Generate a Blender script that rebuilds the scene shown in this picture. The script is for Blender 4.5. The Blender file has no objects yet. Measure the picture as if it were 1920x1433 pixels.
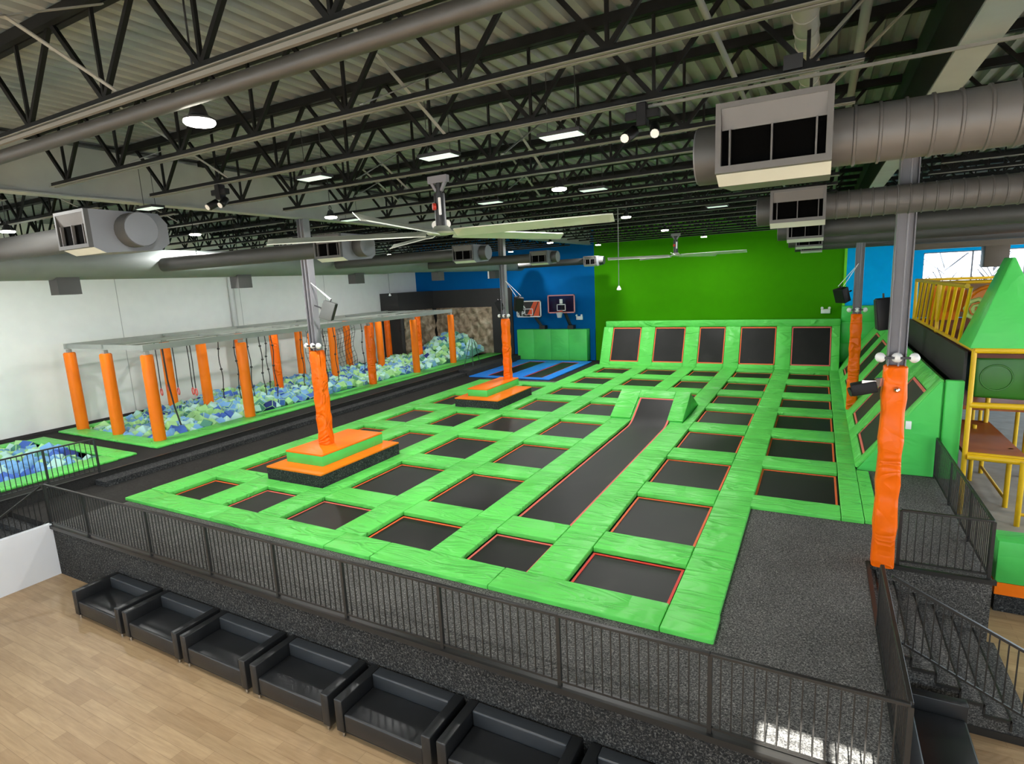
import bpy, bmesh, math, random
from mathutils import Vector, Matrix
PI = math.pi
rng = random.Random(11)
SC = bpy.context.scene
COL = SC.collection
DZ = 1.26            # the carpeted deck stands 1.26 m above the wood floor; built with the deck at 0, lifted at the end

# ------------------------------------------------------------------ materials
def srgb(r, g, b):
    f = lambda c: (c/255/12.92 if c/255 <= .04045 else ((c/255+.055)/1.055)**2.4)
    return (f(r), f(g), f(b), 1)

class Mat:
    def __init__(s, name):
        s.m = bpy.data.materials.new(name); s.m.use_nodes = True
        s.t = s.m.node_tree; s.b = s.t.nodes['Principled BSDF']
    def n(s, typ, **k):
        nd = s.t.nodes.new(typ)
        for a, v in k.items(): setattr(nd, a, v)
        return nd
    def l(s, a, b): s.t.links.new(a, b)
    def pos(s, scale=(1, 1, 1)):
        g = s.n('ShaderNodeNewGeometry'); mp = s.n('ShaderNodeMapping')
        mp.inputs['Scale'].default_value = scale
        s.l(g.outputs['Position'], mp.inputs['Vector']); return mp.outputs['Vector']
    def noise(s, vec, scale, detail=3, dist=0, rough=.5):
        nz = s.n('ShaderNodeTexNoise'); nz.inputs['Scale'].default_value = scale
        nz.inputs['Detail'].default_value = detail; nz.inputs['Distortion'].default_value = dist
        nz.inputs['Roughness'].default_value = rough
        s.l(vec, nz.inputs['Vector']); return nz.outputs['Fac']
    def ramp(s, fac, stops):
        r = s.n('ShaderNodeValToRGB'); e = r.color_ramp.elements
        while len(e) < len(stops): e.new(.5)
        for i, (p, c) in enumerate(stops): e[i].position = p; e[i].color = c
        s.l(fac, r.inputs['Fac']); return r.outputs['Color']
    def bump(s, h, strength, dist=.02):
        b = s.n('ShaderNodeBump'); b.inputs['Strength'].default_value = strength; b.inputs['Distance'].default_value = dist
        s.l(h, b.inputs['Height']); s.l(b.outputs['Normal'], s.b.inputs['Normal'])

def plain(name, rgb, rough=.5, metal=0, var=.0, spec=.5):
    M = Mat(name); c = srgb(*rgb)
    M.b.inputs['Roughness'].default_value = rough; M.b.inputs['Metallic'].default_value = metal
    M.b.inputs['Specular IOR Level'].default_value = spec
    v = var or .06
    d = tuple(x*(1-v) for x in c[:3])+(1,); u = tuple(min(1, x*(1+v)) for x in c[:3])+(1,)
    M.l(M.ramp(M.noise(M.pos(), 2.3), [(.3, d), (.7, u)]), M.b.inputs['Base Color'])
    return M.m

def vinyl(name, rgb, rough=.38, strength=.5):
    M = Mat(name); c = srgb(*rgb)
    d = tuple(x*.92 for x in c[:3])+(1,); u = tuple(min(1, x*1.06) for x in c[:3])+(1,)
    M.l(M.ramp(M.noise(M.pos(), 1.1, 2), [(.3, d), (.7, u)]), M.b.inputs['Base Color'])
    M.b.inputs['Roughness'].default_value = rough
    M.b.inputs['Specular IOR Level'].default_value = .25
    v = M.pos((.75, 2.6, 1.4)); v.node.inputs['Rotation'].default_value = (.3, .2, -.55)
    f = M.noise(v, 1.15, 1.5, 1.3, .4)
    r = M.ramp(f, [(.33, (0, 0, 0, 1)), (.47, (.8, .8, .8, 1)), (.56, (.62, .62, .62, 1)), (.7, (1, 1, 1, 1))])
    k = M.ramp(M.noise(M.pos(), .9, 2, .4), [(.36, (.12, .12, .12, 1)), (.55, (1, 1, 1, 1))])
    mu = M.n('ShaderNodeMath', operation='MULTIPLY'); M.l(r, mu.inputs[0]); M.l(k, mu.inputs[1])
    M.bump(mu.outputs[0], strength, .07)
    return M.m

def carpet(name, lo, mid, hi, scale=55, rough=.95):
    M = Mat(name)
    f = M.noise(M.pos(), scale, 3, .8, .7); g = M.noise(M.pos(), 1.3, 3)
    col = M.ramp(f, [(.38, srgb(*lo)), (.52, srgb(*mid)), (.68, srgb(*hi))])
    mx = M.n('ShaderNodeMix', data_type='RGBA', blend_type='MULTIPLY'); mx.inputs['Factor'].default_value = .45
    M.l(col, mx.inputs[6]); M.l(M.ramp(g, [(.3, (.55, .55, .55, 1)), (.7, (1, 1, 1, 1))]), mx.inputs[7])
    M.l(mx.outputs[2], M.b.inputs['Base Color'])
    M.b.inputs['Roughness'].default_value = rough; M.b.inputs['Specular IOR Level'].default_value = .2
    M.bump(f, .5, .01)
    return M.m

def wood_mat():
    M = Mat('wood_planks')
    br = M.n('ShaderNodeTexBrick'); br.offset = .37; br.offset_frequency = 2
    M.l(M.pos(), br.inputs['Vector'])
    for k, v in dict(Scale=1.0, **{'Mortar Size': .0025, 'Mortar Smooth': .1, 'Bias': 0.0, 'Brick Width': 1.25, 'Row Height': .19}).items(): br.inputs[k].default_value = v
    br.inputs['Color1'].default_value = srgb(190, 161, 122); br.inputs['Color2'].default_value = srgb(172, 142, 105)
    br.inputs['Mortar'].default_value = srgb(146, 118, 86)
    gr = M.noise(M.pos((1.2, 16, 1)), 1.6, 5, .6, .6); g2 = M.noise(M.pos((.8, 5, 1)), 1.1, 3, 1.0)
    mx = M.n('ShaderNodeMix', data_type='RGBA', blend_type='MULTIPLY'); mx.inputs['Factor'].default_value = .7
    M.l(br.outputs['Color'], mx.inputs[6])
    M.l(M.ramp(gr, [(.3, (.74, .70, .66, 1)), (.65, (1, 1, 1, 1))]), mx.inputs[7])
    m2 = M.n('ShaderNodeMix', data_type='RGBA', blend_type='MULTIPLY'); m2.inputs['Factor'].default_value = .6
    M.l(mx.outputs[2], m2.inputs[6]); M.l(M.ramp(g2, [(.3, (.8, .77, .74, 1)), (.65, (1, 1, 1, 1))]), m2.inputs[7])
    M.l(m2.outputs[2], M.b.inputs['Base Color']); M.b.inputs['Roughness'].default_value = .42
    M.bump(gr, .08, .005)
    return M.m

def rock_mat():
    M = Mat('moulded_rock')
    f = M.noise(M.pos(), 2.2, 5, .6)
    M.l(M.ramp(f, [(.3, srgb(108, 92, 72)), (.5, srgb(160, 142, 118)), (.7, srgb(196, 180, 156))]), M.b.inputs['Base Color'])
    M.b.inputs['Roughness'].default_value = .85; M.bump(M.noise(M.pos(), 6, 5), .9, .06)
    return M.m

def emis(name, rgb, strength):
    M = Mat(name); M.b.inputs['Base Color'].default_value = srgb(*rgb)
    M.b.inputs['Emission Color'].default_value = srgb(*rgb); M.b.inputs['Emission Strength'].default_value = strength
    return M.m

def glass_mat(name, rgb, mixf):
    M = Mat(name); out = M.t.nodes['Material Output']
    tr = M.n('ShaderNodeBsdfTransparent'); gl = M.n('ShaderNodeBsdfGlossy'); gl.inputs['Roughness'].default_value = .05
    tr.inputs['Color'].default_value = srgb(*rgb)
    mx = M.n('ShaderNodeMixShader'); mx.inputs['Fac'].default_value = mixf
    M.l(tr.outputs[0], mx.inputs[1]); M.l(gl.outputs[0], mx.inputs[2]); M.l(mx.outputs[0], out.inputs['Surface'])
    return M.m

GREEN = vinyl('green_vinyl', (100, 212, 92), .38, .8); GREEN2 = vinyl('green_vinyl_taut', (84, 208, 96), .34, .15)
BLUEV = vinyl('blue_vinyl', (40, 128, 222), .4, .2)
ORANGE = vinyl('orange_vinyl', (252, 108, 8), .36, .8); ORANGE2 = vinyl('orange_vinyl_taut', (253, 124, 16), .42, .12)
WEB = plain('orange_webbing', (238, 104, 52), .6); WEBR = plain('red_webbing', (226, 62, 50), .6); WEBP = plain('pink_webbing', (226, 106, 92), .6)
def bed_mat():
    M = Mat('black_mesh_bed'); f = M.noise(M.pos((1, .6, 1)), .9, 3, .5)
    M.l(M.ramp(f, [(.3, srgb(20, 20, 18)), (.62, srgb(30, 29, 27)), (.78, srgb(46, 45, 42))]), M.b.inputs['Base Color'])
    M.b.inputs['Roughness'].default_value = .5; M.b.inputs['Specular IOR Level'].default_value = .3
    M.bump(M.noise(M.pos(), 160, 1), .25, .003); return M.m
BED = bed_mat()
CARPET = carpet('speckled_dark_carpet', (50, 50, 49), (88, 87, 84), (146, 144, 138), 42)
CARPETB = carpet('black_carpet', (32, 32, 31), (44, 43, 41), (62, 61, 58), 60)
CARPETF = carpet('shaded_front_carpet', (28, 28, 28), (46, 46, 45), (112, 111, 106), 34)
CARPETS = carpet('riser_carpet', (34, 35, 36), (54, 55, 55), (104, 104, 102), 30)
COURTBLK = carpet('court_black_floor', (34, 33, 31), (42, 41, 38), (52, 50, 47), 18, .8)
WOOD = wood_mat()
STEELK = plain('black_painted_steel', (30, 30, 31), .45); RAILM = plain('dark_rail_paint', (33, 32, 30), .4)
STEELG = plain('grey_painted_steel', (124, 122, 127), .45); BEAMG = plain('girder_paint', (150, 152, 146), .6)
DECKM = plain('grey_roof_deck', (122, 128, 126), .6, 0, .08)
JOISTM = plain('joist_black', (15, 16, 15), .6, 0, .06, .15); JOISTG = plain('grey_rod_lit_chord', (104, 103, 96), .6); BRIDGE = plain('bridging_grey', (122, 124, 121), .6)
DUCTM = plain('duct_dark_grey', (60, 60, 58), .55); TRUNKM = plain('trunk_duct_grey', (110, 117, 115), .5); PIPEM = plain('dark_pipe_grey', (50, 49, 46), .5); DUCTL = plain('duct_panel_grey', (102, 105, 109), .5); DUCTK = plain('duct_shade_black', (5, 5, 5), .9, 0, 0, .02)
DUCTW = plain('duct_bottom_pale', (186, 190, 180), .6); DUCTR = plain('spiral_duct_grey', (84, 82, 80), .5)
WHITEW = plain('white_wall_paint', (234, 236, 232), .75, 0, .02); WHITE = plain('white_plastic', (238, 238, 236), .4); WHITEP = plain('white_panel', (236, 240, 244), .5, 0, .01)
GREENW = plain('green_wall_paint', (60, 138, 0), .8, 0, .03, .08); BLUEW = plain('blue_wall_paint', (0, 92, 156), .8, 0, .03, .08); BLUER = plain('light_blue_wall_paint', (0, 172, 242), .8, 0, .03, .08)
BLACKW = plain('black_wall_paint', (48, 46, 45), .7, 0, .05); GREYW = plain('grey_wall_paint', (112, 112, 110), .8)
RIG = plain('rig_pale_steel', (152, 156, 150), .5); LEATHER = plain('black_leather', (30, 31, 32), .36, 0, .05); LEATHR2 = plain('black_leather_inner', (46, 49, 52), .36, 0, .05); CHROME = plain('chrome', (200, 200, 200), .2, 1)
ROCK = rock_mat(); LENS = emis('lamp_lens', (255, 248, 232), 24); PANEL = emis('panel_lens', (214, 232, 224), .55)
YELLOW = plain('yellow_padded_tube', (226, 180, 14), .42); ORPLAT = plain('orange_platform', (176, 92, 26), .5); DGREEN = plain('dark_green_plastic', (44, 110, 24), .4); MAROON = plain('dark_red_panel', (96, 40, 24), .6)
ORPL = plain('orange_plastic', (226, 126, 10), .35); SOFTF = plain('grey_soft_floor', (150, 143, 128), .8, 0, .15); SPK = plain('speaker_black', (17, 17, 18), .5, 0, 0, .25); SPKG = plain('speaker_back_grey', (86, 88, 86), .5)
ROPE = plain('black_rope', (62, 60, 58), .9); REDP = plain('red_plastic', (232, 96, 88), .45); BLADE = plain('fan_blade_aluminium', (186, 190, 176), .35, .3); REDW = plain('red_switch', (190, 50, 32), .5)
GLASSN = glass_mat('backboard_glass', (128, 146, 176), .03); WGLASS = glass_mat('window_glass', (250, 252, 255), .06)
FOAM = [plain('foam_pale_green', (170, 222, 150), .9, 0, .08), plain('foam_sky_blue', (120, 172, 218), .9, 0, .08), plain('foam_blue', (70, 108, 190), .9, 0, .08),
        plain('foam_mint', (180, 224, 214), .9, 0, .06), plain('foam_teal', (84, 148, 126), .9, 0, .08), plain('foam_navy', (46, 62, 134), .9, 0, .1)]
FOAMN = ['pale green', 'sky blue', 'blue', 'mint', 'teal', 'navy']

# ------------------------------------------------------------------ geometry helpers
class MB:
    def __init__(s): s.v = []; s.f = []; s.mi = []; s.cur = 0
    def add(s, vs, fs):
        o = len(s.v); s.v += [Vector(p) for p in vs]
        for f in fs: s.f.append([i+o for i in f]); s.mi.append(s.cur)
        return s
    def box(s, x0, y0, z0, x1, y1, z1):
        return s.add([(x0, y0, z0), (x1, y0, z0), (x1, y1, z0), (x0, y1, z0), (x0, y0, z1), (x1, y0, z1), (x1, y1, z1), (x0, y1, z1)],
                     [(3, 2, 1, 0), (4, 5, 6, 7), (0, 1, 5, 4), (1, 2, 6, 5), (2, 3, 7, 6), (3, 0, 4, 7)])
    def obox(s, M, hx, hy, hz):
        pts = [M @ Vector((a*hx, b*hy, c*hz)) for c in (-1, 1) for a, b in ((-1, -1), (1, -1), (1, 1), (-1, 1))]
        return s.add(pts, [(3, 2, 1, 0), (4, 5, 6, 7), (0, 1, 5, 4), (1, 2, 6, 5), (2, 3, 7, 6), (3, 0, 4, 7)])
    def bar(s, p, q, w, h, up=(0, 0, 1)):
        p, q = Vector(p), Vector(q); d = (q-p); L = d.length; d.normalize(); up = Vector(up)
        if abs(d.dot(up)) > .99: up = Vector((0, 1, 0))
        x = d.cross(up).normalized(); y = x.cross(d)
        M = Matrix((x, y, d)).transposed().to_4x4(); M.translation = (p+q)/2
        return s.obox(M, w/2, h/2, L/2)
    def cyl(s, p, q, r, n=10, r2=None, caps=True):
        p, q = Vector(p), Vector(q); d = (q-p).normalized(); r2 = r if r2 is None else r2
        u = d.orthogonal().normalized(); w = d.cross(u); o = len(s.v)
        vs = []
        for c, rr in ((p, r), (q, r2)):
            for i in range(n): a = 2*PI*i/n; vs.append(c+u*rr*math.cos(a)+w*rr*math.sin(a))
        fs = [(i, (i+1) % n, n+(i+1) % n, n+i) for i in range(n)]
        if caps: fs += [tuple(range(n-1, -1, -1)), tuple(range(n, 2*n))]
        return s.add(vs, fs)
    def tube(s, pts, r, n=8):
        pts = [Vector(p) for p in pts]; vs = []; fs = []
        u = None
        for k, p in enumerate(pts):
            d = (pts[min(k+1, len(pts)-1)]-pts[max(k-1, 0)]).normalized()
            u = d.orthogonal().normalized() if u is None else (u-d*u.dot(d)).normalized(); w = d.cross(u)
            for i in range(n): a = 2*PI*i/n; vs.append(p+u*r*math.cos(a)+w*r*math.sin(a))
        for k in range(len(pts)-1):
            for i in range(n): a, b = k*n+i, k*n+(i+1) % n; fs.append((a, b, b+n, a+n))
        fs += [tuple(range(n-1, -1, -1)), tuple(range(len(vs)-n, len(vs)))]
        return s.add(vs, fs)
    def ring(s, c, R, r, axis=(0, 0, 1), n=16, m=6):
        ax = Vector(axis).normalized(); u = ax.orthogonal().normalized(); w = ax.cross(u); c = Vector(c); vs = []; fs = []
        for i in range(n):
            a = 2*PI*i/n; d = u*math.cos(a)+w*math.sin(a)
            for j in range(m): b = 2*PI*j/m; vs.append(c+d*(R+r*math.cos(b))+ax*r*math.sin(b))
        for i in range(n):
            for j in range(m): fs.append((i*m+j, ((i+1) % n)*m+j, ((i+1) % n)*m+(j+1) % m, i*m+(j+1) % m))
        return s.add(vs, fs)
    def lathe(s, c, prof, n=16, axis=(0, 0, 1)):
        ax = Vector(axis).normalized(); u = ax.orthogonal().normalized(); w = ax.cross(u); c = Vector(c); vs = []; fs = []
        for r, h in prof:
            for i in range(n): a = 2*PI*i/n; vs.append(c+(u*math.cos(a)+w*math.sin(a))*r+ax*h)
        for k in range(len(prof)-1):
            for i in range(n): fs.append((k*n+i, k*n+(i+1) % n, (k+1)*n+(i+1) % n, (k+1)*n+i))
        fs += [tuple(range(n-1, -1, -1)), tuple(range(len(vs)-n, len(vs)))]
        return s.add(vs, fs)
    def prism(s, poly, axis, a, b):       # poly in the two other axes
        def P(u, v, t): return {'x': (t, u, v), 'y': (u, t, v), 'z': (u, v, t)}[axis]
        n = len(poly); vs = [P(u, v, a) for u, v in poly]+[P(u, v, b) for u, v in poly]
        return s.add(vs, [tuple(range(n-1, -1, -1)), tuple(range(n, 2*n))]+[(i, (i+1) % n, n+(i+1) % n, n+i) for i in range(n)])
    def slab(s, q, t):                    # a quad given thickness t along its normal (downwards)
        q = [Vector(p) for p in q]; nrm = (q[1]-q[0]).cross(q[3]-q[0]).normalized()
        vs = [p-nrm*t for p in q]+q
        return s.add(vs, [(3, 2, 1, 0), (4, 5, 6, 7), (0, 1, 5, 4), (1, 2, 6, 5), (2, 3, 7, 6), (3, 0, 4, 7)])

def mesh(name, mb, mats, off, bevel=0, seg=2, smooth=None):
    me = bpy.data.meshes.new(name)
    me.from_pydata([v-off for v in mb.v], [], mb.f)
    for m in (mats if isinstance(mats, (list, tuple)) else [mats]): me.materials.append(m)
    me.polygons.foreach_set('material_index', mb.mi)
    bm = bmesh.new(); bm.from_mesh(me)
    bmesh.ops.recalc_face_normals(bm, faces=bm.faces)
    if bevel:
        es = [e for e in bm.edges if len(e.link_faces) == 2 and e.calc_face_angle(0) > .5]
        bmesh.ops.bevel(bm, geom=es, offset=bevel, segments=seg, profile=.5, affect='EDGES', clamp_overlap=True)
    bm.to_mesh(me); bm.free()
    if smooth or bevel:
        for p in me.polygons: p.use_smooth = True
        try: me.set_sharp_from_angle(angle=math.radians(smooth or 40))
        except Exception: pass
    me.update()
    return me

BASE = {}
def T(name, label, cat, base=(0, 0, 0), group=None):
    o = bpy.data.objects.new(name, None); COL.objects.link(o); o.empty_display_size = .1
    o.location = base; BASE[o.name] = Vector(base)
    o['label'] = label; o['category'] = cat
    if group: o['group'] = group
    return o
def P(parent, name, mb, mats, bevel=0, seg=2, smooth=None, label=None, kind=None):
    top = parent
    while top.parent: top = top.parent
    me = mesh(name, mb, mats, BASE[top.name], bevel, seg, smooth)
    o = bpy.data.objects.new(name, me); COL.objects.link(o); o.parent = parent
    if label: o['label'] = label
    if kind: o['kind'] = kind
    return o
def S(name, mb, mats, label, cat, group=None, kind=None, bevel=0, seg=2, smooth=None, base=None):
    if base is None:
        xs = [v.x for v in mb.v]; ys = [v.y for v in mb.v]; zs = [v.z for v in mb.v]
        base = ((min(xs)+max(xs))/2, (min(ys)+max(ys))/2, min(zs))
    me = mesh(name, mb, mats, Vector(base), bevel, seg, smooth)
    o = bpy.data.objects.new(name, me); COL.objects.link(o); o.location = base
    if kind: o['kind'] = kind
    if label: o['label'] = label
    if cat: o['category'] = cat
    if group: o['group'] = group
    return o
def STR(name, mb, mats, label=None, **k):
    return S(name, mb, mats, label, None, kind='structure', base=(0, 0, 0), **k)
def dup(root, loc, rz=None, label=None, group=None):
    r = root.copy(); COL.objects.link(r); r.location = loc
    if rz is not None: r.rotation_euler = (0, 0, rz)
    if label: r['label'] = label
    if group: r['group'] = group
    for ch in list(root.children):
        c = ch.copy(); COL.objects.link(c); c.parent = r
        for g in list(ch.children):
            d = g.copy(); COL.objects.link(d); d.parent = c
    return r
ORD = ['first', 'second', 'third', 'fourth', 'fifth', 'sixth', 'seventh', 'eighth', 'ninth', 'tenth', 'eleventh', 'twelfth', 'thirteenth', 'fourteenth', 'fifteenth', 'sixteenth', 'seventeenth', 'eighteenth', 'nineteenth', 'twentieth', 'twenty first']

# ------------------------------------------------------------------ camera
F = 1065.1225; yaw, pit, rol = -.497931427, .175733267, .0489449218
f = Vector((math.sin(yaw)*math.cos(pit), math.cos(yaw)*math.cos(pit), -math.sin(pit)))
r0 = Vector((math.cos(yaw), -math.sin(yaw), 0)); d0 = f.cross(r0)
rt = r0*math.cos(rol)+d0*math.sin(rol); dn = f.cross(rt)
cam = bpy.data.cameras.new('camera'); co = bpy.data.objects.new('camera', cam); COL.objects.link(co)
cam.sensor_width = 36; cam.lens = F/1920*36; cam.clip_end = 200; cam.clip_start = .05
Mx = Matrix((rt, -dn, -f)).transposed().to_4x4(); Mx.translation = Vector((0, 0, 5.28+DZ)); co.matrix_world = Mx
SC.camera = co

# ------------------------------------------------------------------ setting
XL, XR, YB, YF, ZC = -26.4, 15.0, 34.4, -7.0, 8.3
ZF = -1.26
STR('floor', MB().box(XL, YF, ZF-.1, XR, YB, ZF), WOOD, 'pale oak plank floor')
mb = MB().box(-16.2, 6.1, ZF, .96, 7.82, 0).box(-1.2, 7.82, ZF, .96, 13.08, 0).box(.96, 11.33, ZF, 2.74, YB, 0).box(-16.2, 32.4, ZF, .96, YB, 0).box(-16.2, 26.1, ZF, -11.76, 32.4, 0)
STR('wall_deck', MB().box(-16.2, 6.055, ZF, .96, 6.1, -.001), CARPETF, 'carpeted front face of the raised deck, colour darkened for shade')  # carpet in a darker colour, standing in for shade on this face
STR('floor_pit', MB().box(-16.2, 7.8, ZF, .97, 32.5, -.25), BLACKW, 'black floor under the trampolines')
STR('floor_deck', mb, CARPET, 'raised deck covered in speckled dark carpet')
mb = MB().box(-18.42, 6.06, ZF, -16.2, YB, 0).box(-16.2, 7.5, -.01, -16.0, 26.4, .004)
STR('floor_lane', mb, COURTBLK, 'flat black lane between the steps and the green court')
# raised left deck around the foam pits (holes left open)
mb = MB()
mb.box(XL, YF+4, ZF, -25.6, YB, .31); mb.box(-25.6, YF+4, ZF, -18.42, 4.2, .31); mb.box(-19.9, 4.2, ZF, -18.42, 9.5, .31)
mb.box(-25.6, 9.5, ZF, -18.42, 11.0, .31); mb.box(-20.3, 11.0, ZF, -18.42, YB, .31)
mb.box(-25.6, 33.6, ZF, -20.3, YB, .31)
mb.box(-25.6, 4.2, ZF, -19.9, 9.5, ZF+.2); mb.box(-25.6, 11, ZF, -20.3, 33.6, ZF+.2)
STR('floor_raised', mb, CARPETB, 'black carpeted raised deck around the foam pits')
STR('trim_1', MB().box(-18.42, 8.13, 0, -17.88, 27.4, .155).box(-18.46, 27.4, 0, -17.6, YB, .31), CARPETS, 'black carpeted step along the lane')
STR('trim_2', MB().box(-18.47, -3, .31, -18.40, YB, .325).box(-16.2, 6.0, -.07, .98, 6.12, .012).box(1.0, 11.27, -.06, 2.78, 11.34, .012).box(.93, 6.1, -.06, .99, 11.3, .012), RAILM, 'dark edging strip of the decks')
# stairs to the right of the deck
mb = MB(); xs = [.96, 1.09, 1.38, 1.68, 1.965, 2.24, 2.54, 2.84]
for i in range(7): mb.box(xs[i], 9.05, ZF, xs[i+1], 11.33, -.155*(i+1) if i < 6 else -1.12)
STR('floor_stairs', mb, CARPET, 'dark carpeted stairs going down from the deck')
mb = MB()
for i in range(6):
    z = -.155*(i+1); mb.box(xs[i], 9.03, z-.04, xs[i+1], 9.06, z+.004).box(xs[i+1]-.012, 9.03, z-.155, xs[i+1]+.012, 11.33, z+.004)
mb.box(.97, 9.035, ZF, 2.84, 9.05, ZF+.12)
STR('trim_6', mb, RAILM, 'dark nosing of the stairs beside the deck')
mb = MB()
for i in range(8): mb.box(-18.42, 6.06-.29*(i+1), ZF, -16.3, 6.06-.29*i, -.155*(i+1) if i < 7 else ZF+.02)
STR('floor_stairs', mb, CARPETS, 'dark carpeted stairs behind the white half wall')
STR('wall_stair', MB().box(-16.28, YF+2, ZF, -16.15, 6.055, .04), WHITEP, 'white half wall beside the stairs')
# walls
STR('wall_left', MB().box(XL-.25, YF, ZF, XL, YB+.2, ZC+.3), WHITEW, 'pale grey white side wall')
mb = MB()
for y in (3.2, 8.3, 13.7, 19.6, 25.4): mb.box(XL-.01, y-.012, .31, XL+.006, y+.012, ZC)
STR('trim_3', mb, plain('panel_joint_grey', (176, 178, 175), .8), 'thin joints of the pale side wall')
STR('baseboard_left', MB().box(XL, YF, .31, XL+.06, 30.3, .42), BLACKW, 'black base strip of the pale wall')
STR('wall_back', MB().box(XL, YB, ZF, -12.46, YB+.25, ZC+.3), BLUEW, 'blue painted part of the back wall')
STR('wall_back', MB().box(-12.46, YB, ZF, 1.14, YB+.25, ZC+.3), GREENW, 'bright green painted part of the back wall')
mb = MB(); wx0, wx1, wz0, wz1 = 4.42, 13.2, 4.05, 5.66
mb.box(1.14, YB, ZF, wx0, YB+.25, ZC+.3).box(wx0, YB, ZF, wx1, YB+.25, wz0).box(wx0, YB, wz1, wx1, YB+.25, ZC+.3).box(wx1, YB, ZF, XR, YB+.25, ZC+.3)
STR('wall_back', mb, BLUER, 'light blue painted part of the back wall')
w = STR('window_1', MB().box(wx0, YB+.1, wz0, wx1, YB+.12, wz1), WGLASS, 'wide bright window high in the blue wall')
mb = MB()
for x in (wx0, 6.33, 8.25, 10.2, wx1): mb.box(x-.03, YB+.06, wz0, x+.03, YB+.16, wz1)
mb.box(wx0, YB+.06, wz1-.05, wx1, YB+.16, wz1).box(wx0, YB+.06, wz0, wx1, YB+.16, wz0+.05)
me = mesh('window_frame', mb, STEELG, Vector((0, 0, 0))); o = bpy.data.objects.new('window_frame', me); COL.objects.link(o); o.parent = w
STR('trim_4', MB().box(1.08, YB-.05, 3.2, 1.2, YB, ZC), vinyl('green_edge', (120, 214, 40), .5, .05), 'pale green corner strip')
# right wall with a tall window beside the playground
mb = MB(); mb.box(XR, YF, ZF, XR+.25, 5, ZC+.3).box(XR, 5, ZF, XR+.25, 32, -.6).box(XR, 5, 6.6, XR+.25, 32, ZC+.3).box(XR, 32, ZF, XR+.25, YB, ZC+.3)
STR('wall_right', mb, GREYW, 'grey side wall beyond the playground')
STR('window_2', MB().box(XR+.1, 5, -.6, XR+.12, 32, 6.6), WGLASS, 'side window beyond the playground')
# entrance side wall with a long band of windows
mb = MB(); fx0, fx1, fz0, fz1 = -25.0, 13.5, 1.3, 6.2
mb.box(XL, YF-.2, ZF, XR, YF, fz0).box(XL, YF-.2, fz1, XR, YF, ZC+.3).box(XL, YF-.2, fz0, fx0, YF, fz1).box(fx1, YF-.2, fz0, XR, YF, fz1)
STR('wall_front', mb, WHITEW, 'white wall on the entrance side')
w = STR('window_3', MB().box(fx0, YF-.1, fz0, fx1, YF-.09, fz1), WGLASS, 'band of windows on the entrance side')
mb = MB()
for i in range(16): x = fx0+(fx1-fx0)*i/15; mb.box(x-.04, YF-.14, fz0, x+.04, YF-.02, fz1)
me = mesh('window_frame', mb, STEELK, Vector((0, 0, 0))); o = bpy.data.objects.new('window_frame', me); COL.objects.link(o); o.parent = w

# ribbed roof deck
mb = MB(); p = .26; x = XL; pts = []
while x < XR:
    pts += [(x, ZC+.075), (x+.09, ZC+.075), (x+.125, ZC), (x+.225, ZC)]; x += p
YS0 = 1.0
vs = [(a, YS0, b) for a, b in pts]+[(a, YB, b) for a, b in pts]; n = len(pts)
mb.add(vs, [(i, i+1, n+i+1, n+i) for i in range(n-1)])
STR('ceiling', mb, DECKM, 'grey ribbed metal roof deck')
kx0, kx1, ky0, ky1 = -.4, .72, -1.2, -.46        # unseen roof hole, added to drop the sun patch on the deck
mb = MB().box(XL-.25, YS0, ZC+.1, XR+.25, YB+.25, ZC+.3).box(XL-.25, YF-.2, ZC, XR+.25, ky0, ZC+.3).box(XL-.25, ky1, ZC, XR+.25, YS0, ZC+.3)
mb.box(XL-.25, ky0, ZC, kx0, ky1, ZC+.3).box(kx1, ky0, ZC, XR+.25, ky1, ZC+.3)
STR('ceiling', mb, DECKM, 'roof slab above the ribbed deck')
w = STR('added_sun_window', MB().box(kx0, ky0, ZC+.2, kx1, ky1, ZC+.21), WGLASS, 'small unseen roof window added for the sun patch')
mb = MB()
for i in range(1, 4): y = ky0+(ky1-ky0)*i/4; mb.box(kx0, y-.008, ZC+.19, kx1, y+.008, ZC+.22)
me = mesh('window_frame', mb, STEELK, Vector((0, 0, 0))); o = bpy.data.objects.new('window_frame', me); COL.objects.link(o); o.parent = w

# ------------------------------------------------------------------ roof steel
JY = [1.9, 3.58, 5.37, 7.03, 8.71, 10.25, 11.9]+[11.9+1.655*i for i in range(1, 14)]
ZB, ZT = 7.25, 8.22
bays = [(-26.35, -12.9, 'over the foam pit'), (-12.5, 1.05, 'over the trampolines'), (1.38, 14.9, 'over the playground')]
def make_joist(x0, x1):
    r = T('roof_joist', '', 'roof joist', ((x0+x1)/2, 0, ZB))
    top = MB(); bot = MB(); web = MB()
    for d in (-.045, .045):
        top.box(x0, d-.035, ZT-.06, x1, d+.035, ZT+.06)
    bot.cur = 0
    for d in (-.045, .045):
        bot.cur = 0; bot.box(x0+.75, d*.9-.022, ZB, x1-.75, d*.9+.022, ZB+.01); bot.cur = 1; bot.box(x0+.75, d*.4-.007, ZB+.01, x1-.75, d*.4+.007, ZB+.075)  # flange underside paler than the legs: light on it put into the colour
    n = int((x1-x0-1.2)/1.58); s = (x1-x0-n*1.58)/2
    for k in range(n+1):
        x = x0+s+1.58*k
        if x0 < -20: x = x
        web.bar((x, 0, ZB+.04), (x, 0, ZT), .035, .035)
        web.bar((x, 0, ZB+.04), (max(x-.79, x0), 0, ZT), .045, .05); web.bar((x, 0, ZB+.04), (min(x+.79, x1), 0, ZT), .045, .05)
    P(r, 'top_chord', top, JOISTM); P(r, 'bottom_chord', bot, [JOISTG, JOISTM]); P(r, 'web_lattice', web, JOISTM)
    return r
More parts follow.
